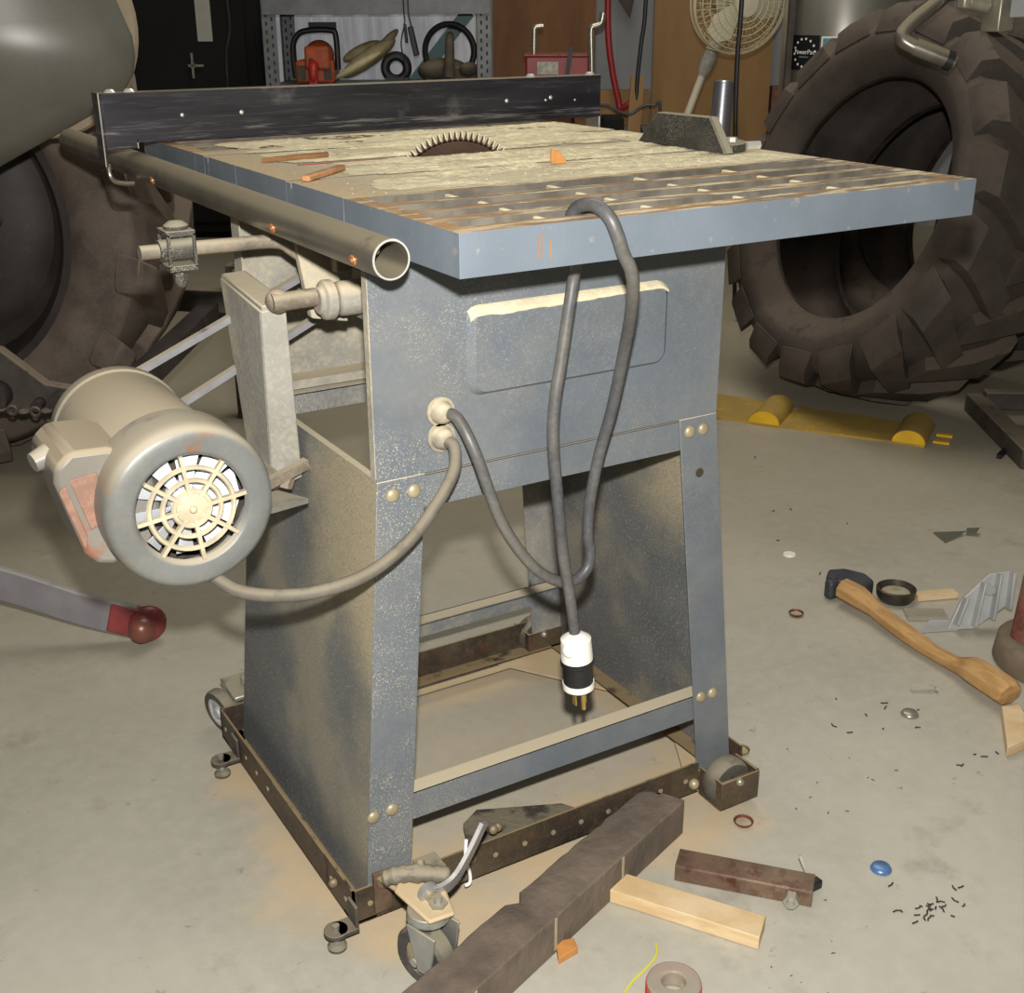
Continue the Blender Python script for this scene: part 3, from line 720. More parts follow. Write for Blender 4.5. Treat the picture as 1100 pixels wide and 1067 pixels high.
# ------------------------------------------------------------------ mobile base
base = thing('mobile_base', 'black rolling base of drilled angle iron under the saw', 'mobile base', (.21, .36, 0))
BX0, BX1, BY0, BY1, BZ0, BZ1 = -.088, .52, .138, .625, .018, .068
def angle_rail(a, b, inward, holes=0, hm='fence_tip'):
    a, b = V(a), V(b); i = V(inward)
    mb = MB(); up = V((0, 0, 1)); L = (b-a)
    mb.poly3([a, b, b+up*.048, a+up*.048], i*.003)
    mb.poly3([a+i*.003, b+i*.003, b+i*.03, a+i*.03], up*.003)
    r = obj('base_rail', mb, 'black_base', base)
    n = max(2, int(L.length/.042))
    for k in range(n):
        p = a + L*((k+.5)/n) + up*.024; mb = MB(); mb.cyl(p - i*.0002, p - i*.0012, .0036, n=12); obj('rail_hole', mb, 'bolt', r)
angle_rail((BX0, BY0, BZ0), (BX0, BY1, BZ0), (1, 0, 0)); angle_rail((BX1, BY1, BZ0), (BX1, BY0, BZ0), (-1, 0, 0))
angle_rail((BX0, BY0, BZ0), (.44, BY0, BZ0), (0, 1, 0)); angle_rail((BX1, BY1, BZ0), (BX0, BY1, BZ0), (0, -1, 0))
mb = MB(); mb.lim(BX0-.002, BX0, .22, .40, BZ0+.006, BZ0+.051); obj('overlap_splice', mb, 'black_base', base)
# corner plates
for poly, m in (([(BX0+.004, BY0+.004), (.03, BY0+.004), (BX0+.004, .27)], 'plate_dust'), ([(BX1-.004, BY1-.004), (.37, BY1-.004), (BX1-.004, .40)], 'plate_dust'), ([(BX1-.004, BY0+.004), (BX1-.004, .30), (.43, BY0+.004)], 'plate_dust'), ([(BX0+.004, BY1-.004), (BX0+.004, .50), (.08, BY1-.004)], 'plate_dust')):
    mb = MB(); mb.prism(poly, (0, 0, BZ0-.004), (1, 0, 0), (0, 1, 0), (0, 0, .0035)); obj('corner_plate', mb, m, base)
mb = MB(); mb.prism([(.075, BY0+.004), (.10, .205), (.13, .222), (.235, .175), (.255, BY0+.004)], (0, 0, BZ0+.030), (1, 0, 0), (0, 1, 0), (0, 0, .003)); obj('corner_plate', mb, 'plate_dark', base)
mb = MB(); mb.lim(.10, .40, BY1-.045, BY1-.034, BZ0-.004, BZ0); obj('ledge_strip', mb, 'plate_dust', base)
# rail bolts
for p in ((.075, BY0-.003, .052), (.062, BY0-.003, .03), (BX0-.003, .19, .046), (.11, BY0+.004, .078), (.12, BY0+.01, .074)):
    mb = MB(); mb.sphere(p, .0065, (1, .8, 1)); obj('rail_bolt', mb, 'rbolt', base)
# levelling feet at the back corners
for y in (.132, .552):
    x = BX0-.026; mb = MB(); mb.cyl((x, y, .022), (x, y, .028), .015); mb.lim(x, BX0-.001, y-.013, y+.013, .022, .028); mb.lim(BX0-.005, BX0-.001, y-.012, y+.012, .022, .058)
    ft = obj('foot_bracket', mb, 'darkiron', base, .001)
    mb = MB(); mb.cyl((x, y, .008), (x, y, .034), .0042); obj('foot_stud', mb, 'zinc', ft)
    mb = MB(); mb.lathe([(0, 0), (.0115, 0), (.012, .004), (.008, .009), (0, .010)], (x, y, 0), (0, 0, 1), 24); obj('foot_pad', mb, 'rubber', ft)
# swivel caster with pedal, near corner
mb = MB(); mb.poly3([(-.062, .075, .098), (-.052, .006, .098), (-.020, .004, .098), (-.006, .058, .098), (-.038, .10, .098)], (0, 0, .006)); mb.poly3([(-.060, .075, .098), (-.012, .075, .098), (-.02, .137, .072), (-.058, .137, .072)], (0, 0, .006))
cp_ = obj('caster_plate', mb, 'plate_dust', base, .003)
mb = MB(); mb.cyl((-.03, .026, .104), (-.03, .026, .108), .011, n=6); mb.cyl((-.03, .026, .104), (-.03, .026, .116), .005); obj('kingpin', mb, 'zinc', cp_)
ca = V((-.045, .030, .0385)); cx_ = V((.944, .329, 0)).normalized()
mb = MB(); mb.lathe([(.022, -.013), (.034, -.013), (.038, -.009), (.0385, 0), (.038, .009), (.034, .013), (.022, .013)], ca - cx_*.0, cx_, 32, True); wh = obj('caster_wheel', mb, 'rubber', base)
mb = MB(); mb.lathe([(.006, -.010), (.023, -.010), (.023, .010), (.006, .010)], ca, cx_, 24, True); obj('wheel_hub', mb, 'bolt', wh)
mb = MB()
fw = V((-.329, .944, 0)).normalized()
for sg in (-1, 1):
    p = ca + cx_*(sg*.0185) - fw*.016
    mb.poly3([p - fw*.010 + V((0, 0, -.008)), p + fw*.010 + V((0, 0, -.008)), p + fw*.026 + V((.0, 0, .050)), p - fw*.018 + V((0, 0, .050))], cx_*(sg*.003))
mb.cyl(ca + V((.006, .004, .048)), ca + V((.006, .004, .059)), .026, .024); mb.cyl(ca - cx_*.022, ca + cx_*.024, .006, n=12)
obj('caster_fork', mb, 'zinc', base, .001)
mb = MB()
mb.tube(smoothpath([(-.066, .094, .108), (-.05, .085, .114), (-.03, .074, .115), (-.012, .063, .113), (.002, .056, .112)], 4), [.007, .010, .009, .011, .009, .011, .0095, .011, .012, .010, .011, .009, .011, .0095, .010, .009, .006], 10); mb.box((-.010, .086, .108), (.030, .030, .012)); mb.cyl((-.028, .072, .118), (-.024, .082, .124), .006, n=6); obj('pedal_hinge', mb, 'hinge', base, .001)
pth = smoothpath([(-.034, .046, .108), (-.018, .044, .106), (.002, .046, .112), (.024, .05, .135), (.047, .054, .168)], 6)
mb = MB()
for a, b in zip(pth, pth[1:]): mb.bar(a, b + (b-a)*.15, .005, .020, (0, -.3, 1))
mb.cyl((-.032, .040, .107), (-.032, .049, .107), .013); pd_ = obj('pedal_lever', mb, 'alu', base)
mb = MB(); mb.cyl((-.032, .036, .107), (-.032, .041, .107), .007); obj('pedal_pin', mb, 'bolt', pd_)
mb = MB(); mb.tube(smoothpath([(.066, .134, .085), (.063, .131, .060), (.068, .130, .035), (.067, .129, .022), (.060, .129, .02)]), .0022, 8); obj('cable_tie', mb, 'whitestring', base)
mb = MB(); mb.lim(-.062, -.040, BY0-.006, BY0-.001, .028, .085); mb.sphere((-.05, BY0-.006, .07), .009, (1, .6, 1)); obj('hinge_strap', mb, 'rustangle', base)
# fixed wheel boxes on the right corners
for y0 in (.092, .60):
    mb = MB(); x0, x1, y1 = .446, .513, y0+.050
    mb.lim(x0, x1, y0, y0+.003, .010, .054); mb.lim(x0, x0+.003, y0+.003, y1, .010, .054); mb.lim(x1-.003, x1, y0+.003, y1, .010, .054); mb.lim(x0-.03, x0, y1-.003, y1, .018, .05)
    bxo = obj('wheel_box', mb, 'black_base', base, .001)
    wc = V(((x0+x1)/2-.004, y0+.027, .0355)); mb = MB()
    mb.lathe([(.012, -.014), (.031, -.014), (.035, -.009), (.036, 0), (.035, .009), (.031, .014), (.012, .014)], wc, (0, 1, 0), 32, True); w_ = obj('fixed_wheel', mb, 'rubber', bxo)
    mb = MB(); mb.cyl(wc-V((0, .024, 0)), wc+V((0, .024, 0)), .006); mb.sphere((x0+.03, y0-.001, .048), .006); obj('axle_bolt', mb, 'fence_tip', bxo)
    mb = MB(); mb.sphere((x0-.014, y1-.006, .034), .008); obj('box_bolt', mb, 'bolt', bxo)
# wheel at the far back corner seen beside the stand
rc = V((-.072, .668, .036))
ax_ = V((.94, .25, .12)).normalized(); mb = MB(); mb.lathe([(.025, -.010), (.034, -.009), (.036, -.005), (.036, .005), (.034, .009), (.025, .010)], rc, ax_, 32, True); rw_ = obj('caster_wheel', mb, 'rubber', base)
mb = MB(); mb.lathe([(0, -.012), (.008, -.012), (.011, -.007), (.020, -.005), (.025, -.008), (.025, .008), (0, .006)], rc, ax_, 24); obj('wheel_hub', mb, 'castgrey', rw_)
mb = MB(); mb.lim(-.062, -.02, .630, .700, .066, .074); mb.poly3([(-.062, .648, .03), (-.062, .69, .03), (-.058, .70, .07), (-.058, .635, .07)], (.004, 0, 0)); mb.cyl((-.03, .665, .074), (-.03, .665, .088), .01); mb.box((-.03, .655, .045), (.03, .02, .03)); obj('caster_fork', mb, 'zinc', base, .002)

# ------------------------------------------------------------------ things on the floor nearby
def grid_beam():
    a, b = V((-.15, -.108, 0)), V((.379, .0905, 0)); d = (b-a).normalized(); s = V((-d.y, d.x, 0)); L = (b-a).length
    mb = MB(); n = 40; W, H = .062, .0545; rows = []
    random.seed(3)
    for i in range(n+1):
        t = i/n; p = a + d*(L*t); j = random.uniform(-.001, .001); k = random.uniform(-.001, .001)
        notch = -.010 if abs(L*t-.265) < .01 else 0
        e = .02 if i == n else 0
        rows.append([p, p + V((0, 0, H+k*.5)), p + s*(W*.5) + V((0, 0, H+.001+k)) - d*e*.3, p + s*(W+j+notch) + V((0, 0, H-.002+k)) - d*e, p + s*(W+j) - d*e])
    vs = [q for r in rows for q in r]; fs = []
    for i in range(n):
        for q in range(5): fs.append((i*5+q, i*5+(q+1) % 5, (i+1)*5+(q+1) % 5, (i+1)*5+q))
    fs += [tuple(range(5))[::-1], tuple(n*5+q for q in range(5))]
    mb.add(vs, fs); return mb, a, d, s, H, W
bmm, A_, D_, S_, H_, W_ = grid_beam()
bm_ = tag(obj('timber_beam', bmm, 'beam', None, .002, ang=40), 'rough dark weathered timber beam lying on the floor by the front caster', 'timber beam')
for tx in (.125, .272, .415):
    mb = MB(); p = A_ + D_*tx
    mb.box(p - S_*.0004 + V((0, 0, H_/2+.002)), (.004, .0012, H_-.008), Matrix((D_, S_, V((0, 0, 1)))).transposed())
    obj('scored_line', mb, 'beamline', bm_)
mb = MB(); mb.poly3([(.212, .028, .001), (.245, .048, .001), (.347, -.110, .001), (.315, -.134, .001)], (0, 0, .019)); tag(obj('pine_board', mb, 'pine', None, .001), 'clean pale pine offcut lying on the floor beside the dark beam', 'wood board')
mb = MB(); a, b = V((.309, .020, .001)), V((.424, -.110, .001)); d = (b-a).normalized(); s = V((-d.y, d.x, 0))
R_ = Matrix((d, s, V((0, 0, 1)))).transposed(); L = (b-a).length
mb.box((a+b)/2 + s*.016 + V((0, 0, .022)), (L, .036, .003), R_); mb.box((a+b)/2 - s*.001 + V((0, 0, .011)), (L, .003, .022), R_)
ang_ = thing('angle_iron', 'short rusty brown angle iron lying right of the pine board', 'angle iron', ((a+b)/2).to_tuple()[:2] + (0,))
obj('steel_angle', mb, 'rustangle', ang_, .0008)
mb = MB(); p = b - d*.025 - s*.006; mb.cyl(p + V((0, 0, .013)), p - s*.012 + V((0, 0, .013)), .010, n=6); mb.cyl(p - s*.006 + V((0, 0, .013)), p - s*.018 + V((0, 0, .013)), .005); obj('bolt', mb, 'zinc', ang_)
mb = MB(); mb.lim(.446, .450, -.086, -.082, .0, .045); mb.box((.450, -.09, .010), (.016, .014, .012)); pin = thing('steel_clip', 'small dark clip with upright bright pin beside the angle iron end', 'clip', (.45, -.085, 0))
mb = MB(); mb.cyl((.448, -.078, .012), (.441, -.066, .042), .0022, n=8); obj('pin', mb, 'bright', pin)
mb = MB(); mb.box((.451, -.086, .007), (.018, .012, .013)); obj('clip_body', mb, 'blackpl', pin, .002)
mb = MB(); mb.prism([(0, 0), (.03, .004), (.034, .02), (.012, .026)], (.098, -.030, .0), (1, 0, 0), (0, 1, 0), (0, 0, .010)); tag(obj('wood_chip', mb, 'chipwood', None, .001), 'small orange wood chip on the floor in front of the dark beam', 'wood chip')
# bottle caps
def cap(x, y, mtop, label, up=True, tilt=0):
    r = .0135; n = 42; vs = []; mb = MB(); h = .006
    def ringp(rr, z, amp): return [V((x + (rr + amp*math.cos(21*2*PI*k/n*1.0))*math.cos(2*PI*k/n), y + (rr + amp*math.cos(21*2*PI*k/n))*math.sin(2*PI*k/n), z)) for k in range(n)]
    if up: rings = [ringp(r, .0006, .0008), ringp(r*.96, h*.5, .0004), ringp(r*.86, h, 0), ringp(r*.6, h+.0005, 0)]
    else: rings = [ringp(r*.8, .0006, 0), ringp(r*.93, .003, .0003), ringp(r, h, .0008), ringp(r*.94, h, .0005), ringp(r*.85, .002, 0)]
    for q in rings: vs += q
    fs = []
    for i in range(len(rings)-1):
        for k in range(n): fs.append((i*n+k, i*n+(k+1) % n, (i+1)*n+(k+1) % n, (i+1)*n+k))
    fs.append(tuple((len(rings)-1)*n+k for k in range(n)))
    if not up: fs.append(tuple(range(n))[::-1])
    mb.add(vs, fs)
    tp = thing('bottle_cap', label, 'bottle cap', (x, y, 0), 'bottle caps dropped on the floor')
    obj('crimped_shell', mb, mtop if up else ('goldcap' if mtop == 'goldcap' else mtop), tp, ang=60)
    mb = MB()
    if up: mb.lathe([(0, h+.0009), (r*.7, h+.0009), (r*.8, h+.0002)], (x, y, 0), (0, 0, 1), 28); obj('printed_top', mb, mtop, tp)
    else: mb.lathe([(0, .0028), (r*.8, .0028)], (x, y, 0), (0, 0, 1), 28); obj('liner', mb, 'cupin', tp)
cap(.463, .064, 'redcap', 'upturned rusty bottle cap in front of the right wheel box', False)
cap(.962, .494, 'redcap', 'dark red bottle cap lying far out on the floor', False)
cap(.875, .142, 'silvercap', 'silver bottle cap lying below the wooden handled hammer', True)
cap(.552, -.104, 'bluecap', 'blue topped bottle cap on the floor nearest the camera', True)
cap(.576, .201, 'goldcap', 'gold green bottle cap behind the right leg of the saw', False)
mb = MB(); mb.lathe([(0, .003), (.012, .003), (.0135, .0005), (.0135, 0), (0, 0)], (1.138, .702, 0), (0, 0, 1), 24); tag(obj('plastic_disc', mb, 'white', None), 'small flat white plastic disc out on the open floor', 'disc')
mb = MB(); mb.poly3([(1.475, .625, .001), (1.455, .575, .001), (1.53, .585, .006)], (0, 0, .002)); mb.poly3([(1.525, .58, .002), (1.55, .60, .004), (1.56, .575, .012), (1.54, .565, .010)], (0, 0, .001)); tag(obj('glass_shard', mb, 'glassy', None), 'shiny triangular shard lying alone on the floor', 'shard')
# tape roll
rl = thing('tape_roll', 'clear tape roll with red sides at the bottom edge', 'tape roll', (.182, -.140, 0))
mb = MB(); mb.ring((.182, -.140, .003), (.182, -.140, .024), .031, .0135, 40); obj('roll_core', mb, 'clear', rl, .002)
mb = MB()
for k in range(3): mb.torus((.182, -.140, .006+.006*k), (0, 0, 1), .0312, .0009, 40, 6)
obj('red_winding', mb, 'redpl', rl)
mb = MB(); mb.tube(smoothpath([(.130, -.112, .0015), (.155, -.098, .0015), (.185, -.088, .0015), (.205, -.078, .0015), (.217, -.062, .0015)]), .0013, 6); tag(obj('yellow_thread', mb, 'yellowthread', None), 'thin yellow thread beside the tape roll', 'thread')
# screw
mb = MB(); mb.cyl((.93, .19, .004), (.965, .17, .0045), .002, n=8); mb.cyl((.965, .17, .0045), (.968, .168, .0045), .005, n=12); tag(obj('steel_screw', mb, 'zinc', None), 'single steel screw lying beside the silver bottle cap', 'screw')
# filings and grit
mb = MB(); random.seed(11)
for cx_0, cy_0, sx_, sy_, cnt, sc_ in ((.548, -.195, .022, .018, 26, .006), (.83, .17, .05, .03, 9, .006), (.62, .10, .10, .07, 14, .003), (1.25, .95, .3, .3, 10, .008), (.35, -.2, .12, .04, 8, .0025), (.43, -.17, .05, .05, 5, .003), (.86, -.0, .02, .01, 5, .006)):
    for i in range(cnt):
        x, y = random.gauss(cx_0, sx_), random.gauss(cy_0, sy_)
        if y > .05 and x < .55: continue
        a = random.uniform(0, 2*PI); l = random.uniform(.3, 1)*sc_; b = a + random.uniform(-1, 1)
        p0 = V((x, y, .0012)); p1 = p0 + V((math.cos(a), math.sin(a), 0))*l; p2 = p1 + V((math.cos(b), math.sin(b), 0))*l
        mb.tube([p0, p1, p2], min(.0011, sc_*.2), 5)
tag(obj('metal_filings', mb, 'dirt', None), 'dark curled filings and grit scattered over the floor', 'filings', kind='stuff')

# wooden handled hammer on the right
hm = thing('hammer', 'hammer with dark iron head and shaped honey coloured wooden handle', 'hammer', (1.055, .29, 0))
P = [(1.070, .487, .030), (1.072, .445, .028), (1.066, .40, .024), (1.056, .345, .021), (1.048, .285, .018), (1.042, .235, .017), (1.038, .19, .020), (1.034, .165, .026), (1.030, .145, .030), (1.022, .082, .030), (1.020, .070, .029)]
Rr = [.021, .022, .016, .017, .016, .0135, .015, .020, .024, .025, .020]
pp = smoothpath([V(p) for p in P], 3); rr = []
for i in range(len(pp)):
    t = i/(len(pp)-1)*(len(Rr)-1); k = min(int(t), len(Rr)-2); rr.append(Rr[k] + (Rr[k+1]-Rr[k])*(t-k))
for i, q in enumerate(pp): q.z = max(q.z, rr[i]*.93)
mb = MB(); mb.tube(pp, rr, 8); obj('wooden_handle', mb, 'handle', hm, .001, ang=25)
mb = MB(); mb.prism([(-.03, -.012), (.03, -.025), (.045, .0), (.05, .03), (.02, .05), (-.02, .045), (-.042, .02)], (1.090, .507, .001), (.3, -.95, 0), (.95, .3, 0), (0, 0, .038)); mb.box((1.07, .512, .02), (.03, .02, .038))
obj('hammer_head', mb, 'toolhead', hm, .006)
# metal cup
cu = thing('metal_cap', 'round dark metal cap lying right behind the hammer handle', 'cap', (1.168, .445, 0))
mb = MB(); mb.lathe([(0, 0), (.030, 0), (.036, .010), (.037, .024), (.034, .026), (.031, .022), (.026, .016)], (1.168, .445, 0), (0, 0, 1), 32); obj('cap_wall', mb, 'cupmetal', cu)
mb = MB(); mb.lathe([(0, .017), (.018, .0165), (.0265, .0158)], (1.168, .445, 0), (0, 0, 1), 32); obj('cap_inside', mb, 'cupin', cu)
# slivers
mb = MB(); mb.bar((1.20, .425, .006), (1.275, .395, .006), .022, .010); tag(obj('wood_sliver', mb, 'pine', None), 'thin pale wood sliver behind the round metal cap', 'wood sliver')
mb = MB(); mb.bar((1.13, .385, .005), (1.19, .345, .005), .035, .008); tag(obj('plastic_sheet', mb, 'clear', None), 'cloudy clear plastic strip between hammer handle and grey bracket', 'plastic strip')
# ribbed grey casting standing on edge
gb = thing('ribbed_bracket', 'light grey ribbed metal bracket standing on the floor behind the hammer', 'bracket', (1.21, .30, 0))
o_ = V((1.150, .305, .002)); ex, ey, th = V((.82, -.42, 0)).normalized(), V((.12, .22, .96)).normalized(), V((.42, .82, -.2)).normalized()
mb = MB(); mb.prism([(0, 0), (.025, .055), (.075, .10), (.118, .105), (.115, .045), (.05, .0)], o_, ex, ey, th*.008); obj('bracket_plate', mb, 'castgrey', gb, .002)
for a0, a1 in (((.012, .012), (.03, .06)), ((.045, .008), (.062, .088)), ((.078, .02), (.09, .102)), ((.108, .038), (.114, .104))):
    mb = MB(); p, q = o_ + ex*a0[0] + ey*a0[1] - th*.009, o_ + ex*a1[0] + ey*a1[1] - th*.009
    mb.bar(p, q, .005, .018, th); obj('rib', mb, 'castgrey', gb, .001)
mb = MB(); mb.cyl(o_ + ex*.07 + ey*.075 - th*.002, o_ + ex*.07 + ey*.075 - th*.016, .010); obj('boss', mb, 'castgrey', gb)
mb = MB(); mb.prism([(-.05, -.004), (.02, .0), (.045, .05), (.0, .052)], o_ + V((0, .0, -.0012)), ex, V((.3, .95, 0)), (0, 0, .004)); obj('bracket_foot', mb, 'castgrey', gb)
# round base with red post at the right edge
rb = thing('round_stand', 'brown disc on edge with red post at the right picture edge', 'stand', (1.20, .15, 0))
mb = MB(); mb.lathe([(0, 0), (.100, 0), (.104, .006), (.100, .042), (.094, .047), (0, .047)], (1.212, .125, 0), (0, 0, 1), 48); obj('round_disc', mb, 'taupe', rb, ang=50)
mb = MB(); mb.cyl((1.172, .162, .046), (1.178, .164, .16), .026, .022); obj('red_post', mb, 'redwear', rb)
mb = MB(); mb.cyl((1.03, .045, .006), (1.06, .035, .006), .006, n=12); mb.cyl((1.055, .037, .006), (1.075, .03, .006), .0045, n=6); tag(obj('socket_bit', mb, 'bright', None), 'small bright metal bit at the end of the hammer handle', 'bit')
mb = MB(); mb.prism([(0, 0), (.066, .0), (.10, .075), (.068, .085)], (.905, -.018, .001), (1, 0, 0), (.25, .97, 0), (0, 0, .018)); tag(obj('wood_wedge', mb, 'pine', None, .001), 'pale wood wedge at the right edge below the hammer', 'wood wedge')
# yellow strip with two ridges under the tyre
ys = thing('yellow_chock_strip', 'dirty yellow floor strip with two half round ridges under the tyre', 'floor strip', (1.80, 1.33, 0))
u_ = V((.55, -.835, 0)).normalized(); v_ = V((.835, .55, 0)).normalized(); o_ = V((1.50, 1.60, 0))
mb = MB(); mb.poly3([o_, o_ + u_*.70, o_ + u_*.70 + v_*.17, o_ + v_*.22], (0, 0, .006)); obj('flat_plate', mb, 'yellow', ys)
for k in (.285, .66):
    p = o_ + u_*k; mb = MB(); n = 12
    pr = [(.042*math.cos(PI*i/n), .034*math.sin(PI*i/n)) for i in range(n+1)]
    mb.prism(pr, p + V((0, 0, .006)) + v_*.002, u_, (0, 0, 1), v_*.165); rd = obj('half_round_ridge', mb, 'yellow', ys)
    mb = MB(); mb.prism([(x*.98, z*.98) for x, z in pr], p + V((0, 0, .006)) - v_*.001, u_, (0, 0, 1), v_*.002); obj('bright_end', mb, 'yellow2', rd)
mb = MB()
for k in (.05, .11): p = o_ + u_*.715 + v_*k; mb.bar(p + V((0, 0, .004)), p + u_*.04 + V((0, 0, .004)), .016, .006)
obj('end_tab', mb, 'yellow2', ys)
mb = MB(); mb.ring((1.815, 1.435, .0065), (1.815, 1.435, .009), .028, .012, 28); tag(obj('flat_washer', mb, 'cupin', None), 'large pale flat washer lying on the yellow floor strip', 'washer')

# ------------------------------------------------------------------ loose tractor tyre on the right
AXT = V((-.94, .122, .318)).normalized(); TC = V((1.976, 1.415, .568)) - AXT*.125
def tyre(mb, c, ax, rb, R, hw, nl, lug, rot=0.0, fat=1.0):
    x, y, d = mb.frame(ax)
    prof = [(rb, .70*hw), (rb+.012, .80*hw), (rb+.05, .95*hw), (rb+(R-rb)*.45, hw), (rb+(R-rb)*.72, hw*.97), (R-.02, hw*.90), (R-.005, hw*.7), (R, 0)]
    prof = prof + [(r, -h) for r, h in prof[-2::-1]]
    inn = [(max(r-.02, rb) if i not in (0, len(prof)-1) else r, h*.86) for i, (r, h) in enumerate(prof)][::-1]
    mb.lathe(prof + inn, c, ax, 72, True)
    for side in (1, -1):
        for i in range(nl):
            a0 = 2*PI*(i + (.5 if side < 0 else 0))/nl + rot
            def P(r, a, h): return c + (x*math.cos(a) + y*math.sin(a))*r + d*h
            st = [(R, R+lug, 0, -.02*side, .032), (R, R+lug, .13, .45*hw*side, .036), (R-.006, R+lug*.95, .23, .84*hw*side, .048), (R-.04, R+lug*.1, .26, .99*hw*side, .052), (R-.085*R, R-.078*R, .27, 1.0*hw*side, .044)]
            vs = []; fs = []
            for r0, r1, da, h, w in st:
                wa = w*fat/R
                vs += [P(r0-.01, a0+da-wa, h), P(r1, a0+da-wa*.75, h), P(r1, a0+da+wa*.75, h), P(r0-.01, a0+da+wa, h)]
            for k in range(len(st)-1):
                for q in range(4): fs.append((k*4+q, k*4+(q+1) % 4, (k+1)*4+(q+1) % 4, (k+1)*4+q))
            fs += [(3, 2, 1, 0), tuple((len(st)-1)*4+q for q in range(4))]
            mb.add(vs, fs)
mb = MB(); tyre(mb, TC, AXT, .324, .478, .175, 18, .034, 0, 1.4)
ft_ = tag(obj('loose_tyre', mb, 'tireR', None, .008, ang=40), 'big dark lugged tyre leaning without a rim right of the saw, nearest of two', 'tyre', 'loose tyres leaning together')
f2 = ft_.copy(); col.objects.link(f2); f2.location = ft_.location + V((.42, .10, 0)); f2['label'] = 'second dark tyre seen through the hole of the front leaning tyre'
mb = MB(); mb.poly3([(2.86, .55, 0), (2.86, 1.95, 0), (3.06, 1.95, 1.05), (3.06, .55, 1.05)], (.02, 0, 0)); tag(obj('added_dark_panel', mb, 'doorblack', None), 'black panel added behind the two loose tyres to darken their holes', 'added panel')  # made-up black panel, keeps the lit wall from showing through the tyres

# implement behind the tyre, upper right corner
im = thing('hydraulic_stand', 'grey steel implement with bent pipe and bracket over the right tyre', 'implement', (2.35, .75, 0))
mb = MB(); mb.bar((1.86, .955, 1.045), (2.42, .60, 1.07), .05, .05); mb.bar((2.40, .61, .0), (2.40, .61, 1.10), .07, .07, (0, 1, 0)); obj('steel_beam', mb, 'castgrey', im, .003)
mb = MB(); mb.tube(smoothpath([(1.85, .99, 1.075), (1.80, 1.03, 1.07), (1.757, 1.028, 1.050), (1.70, 1.043, 1.008), (1.678, 1.043, .982), (1.690, 1.025, .965), (1.72, .998, .95), (1.745, .976, .938)], 5), .016, 14); hp_ = obj('bent_pipe', mb, 'pipe', im)
mb = MB(); mb.tube([(1.695, 1.020, .963), (1.748, .974, .937)], .0195, 14); mb.ring((1.745, .976, .938), (1.762, .962, .930), .014, .007, 16); obj('hose_fitting', mb, 'pipe', hp_); mb = MB(); mb.ring((1.746, .975, .937), (1.757, .966, .932), .0215, .009, 18); obj('black_tip', mb, 'blackpl', hp_)
mb = MB(); mb.box((1.862, .945, 1.03), (.05, .05, .075)); mb.cyl((1.84, .955, 1.045), (1.80, .98, 1.055), .018); mb.cyl((1.80, .985, 1.04), (1.80, .985, 1.08), .02, n=6); obj('valve_block', mb, 'fence_tip', im, .004)
mb = MB(); mb.bar((2.24, 1.16, .025), (1.98, .77, .025), .05, .05); mb.bar((2.24, 1.13, .04), (2.50, .96, .04), .04, .05); mb.bar((2.10, .94, .02), (2.42, .62, .02), .05, .04); fr_ = obj('foot_frame', mb, 'darkiron', im, .003)
mb = MB(); mb.bar((1.975, .86, .006), (2.03, .885, .006), .012, .01); tag(obj('black_offcut', mb, 'blackpl', None), 'short black strip lying on the floor by the right edge', 'strip')

# ------------------------------------------------------------------ tractor on the left
tr_ = thing('tractor', 'tractor at left showing grey fender, big dusty wheel and linkage', 'tractor', bg(-1.45, 3.0, 0).to_tuple())
WC = bg(-1.385, 2.98, .588)
mb = MB(); tyre(mb, WC, -FH, .365, .55, .20, 17, .036, .1); obj('rear_tyre', mb, 'tireL', tr_, .006, ang=40)
mb = MB(); mb.lathe([(0, .02), (.10, .03), (.12, .06), (.25, .07), (.30, .03), (.335, .05), (.345, .12), (.368, .165), (.392, .168), (.395, .155), (.37, .14), (.355, .05), (.345, .02), (.30, 0), (0, -.02)], WC, -FH, 56); wr = obj('wheel_rim', mb, 'rim', tr_, ang=50)
for k in range(8):
    a = 2*PI*k/8; p = WC - FH*.065 + RH*(.18*math.cos(a)) + V((0, 0, .18*math.sin(a))); mb = MB(); mb.cyl(p, p - FH*.02, .016, n=6); obj('wheel_nut', mb, 'darkiron', wr)
mb = MB(); mb.cyl(WC, WC - FH*.35, .06, n=24); obj('axle', mb, 'rim', tr_)
# domed fender side
FP = [(-1.204, 1.50), (-.93, 1.36), (-.813, 1.249), (-.76, 1.142), (-.736, 1.063), (-.713, .999), (-.711, .95), (-.726, .917), (-.760, .885), (-.787, .87), (-.988, .768), (-1.39, .568), (-1.60, .70), (-1.60, 1.50)]
def resample(pts, n):
    P_ = [V((a, b, 0)) for a, b in pts]; P_.append(P_[0]); Ls = [(P_[i+1]-P_[i]).length for i in range(len(P_)-1)]; tot = sum(Ls); o = []
    for k in range(n):
        t = tot*k/n; i = 0
        while t > Ls[i]: t -= Ls[i]; i += 1
        q = P_[i].lerp(P_[i+1], t/Ls[i]); o.append((q.x, q.y))
    return o
FR = resample(FP, 90); cs, cz = -1.10, 1.02; vs = []; rings = 9
for j in range(rings):
    t = 1 - j/rings
    for s, zz in FR: vs.append(bg(cs+(s-cs)*t, 2.45 - .13*(1-t**2.2), cz+(zz-cz)*t))
vs.append(bg(cs, 2.32, cz)); n = len(FR); fs = []
for j in range(rings-1):
    for k in range(n): fs.append((j*n+k, j*n+(k+1) % n, (j+1)*n+(k+1) % n, (j+1)*n+k))
for k in range(n): fs.append(((rings-1)*n+k, (rings-1)*n+(k+1) % n, rings*n))
base_n = len(vs)
for s, zz in FR: vs.append(bg(s, 2.475, zz))
for k in range(n): fs.append((k, base_n+k, base_n+(k+1) % n, (k+1) % n))
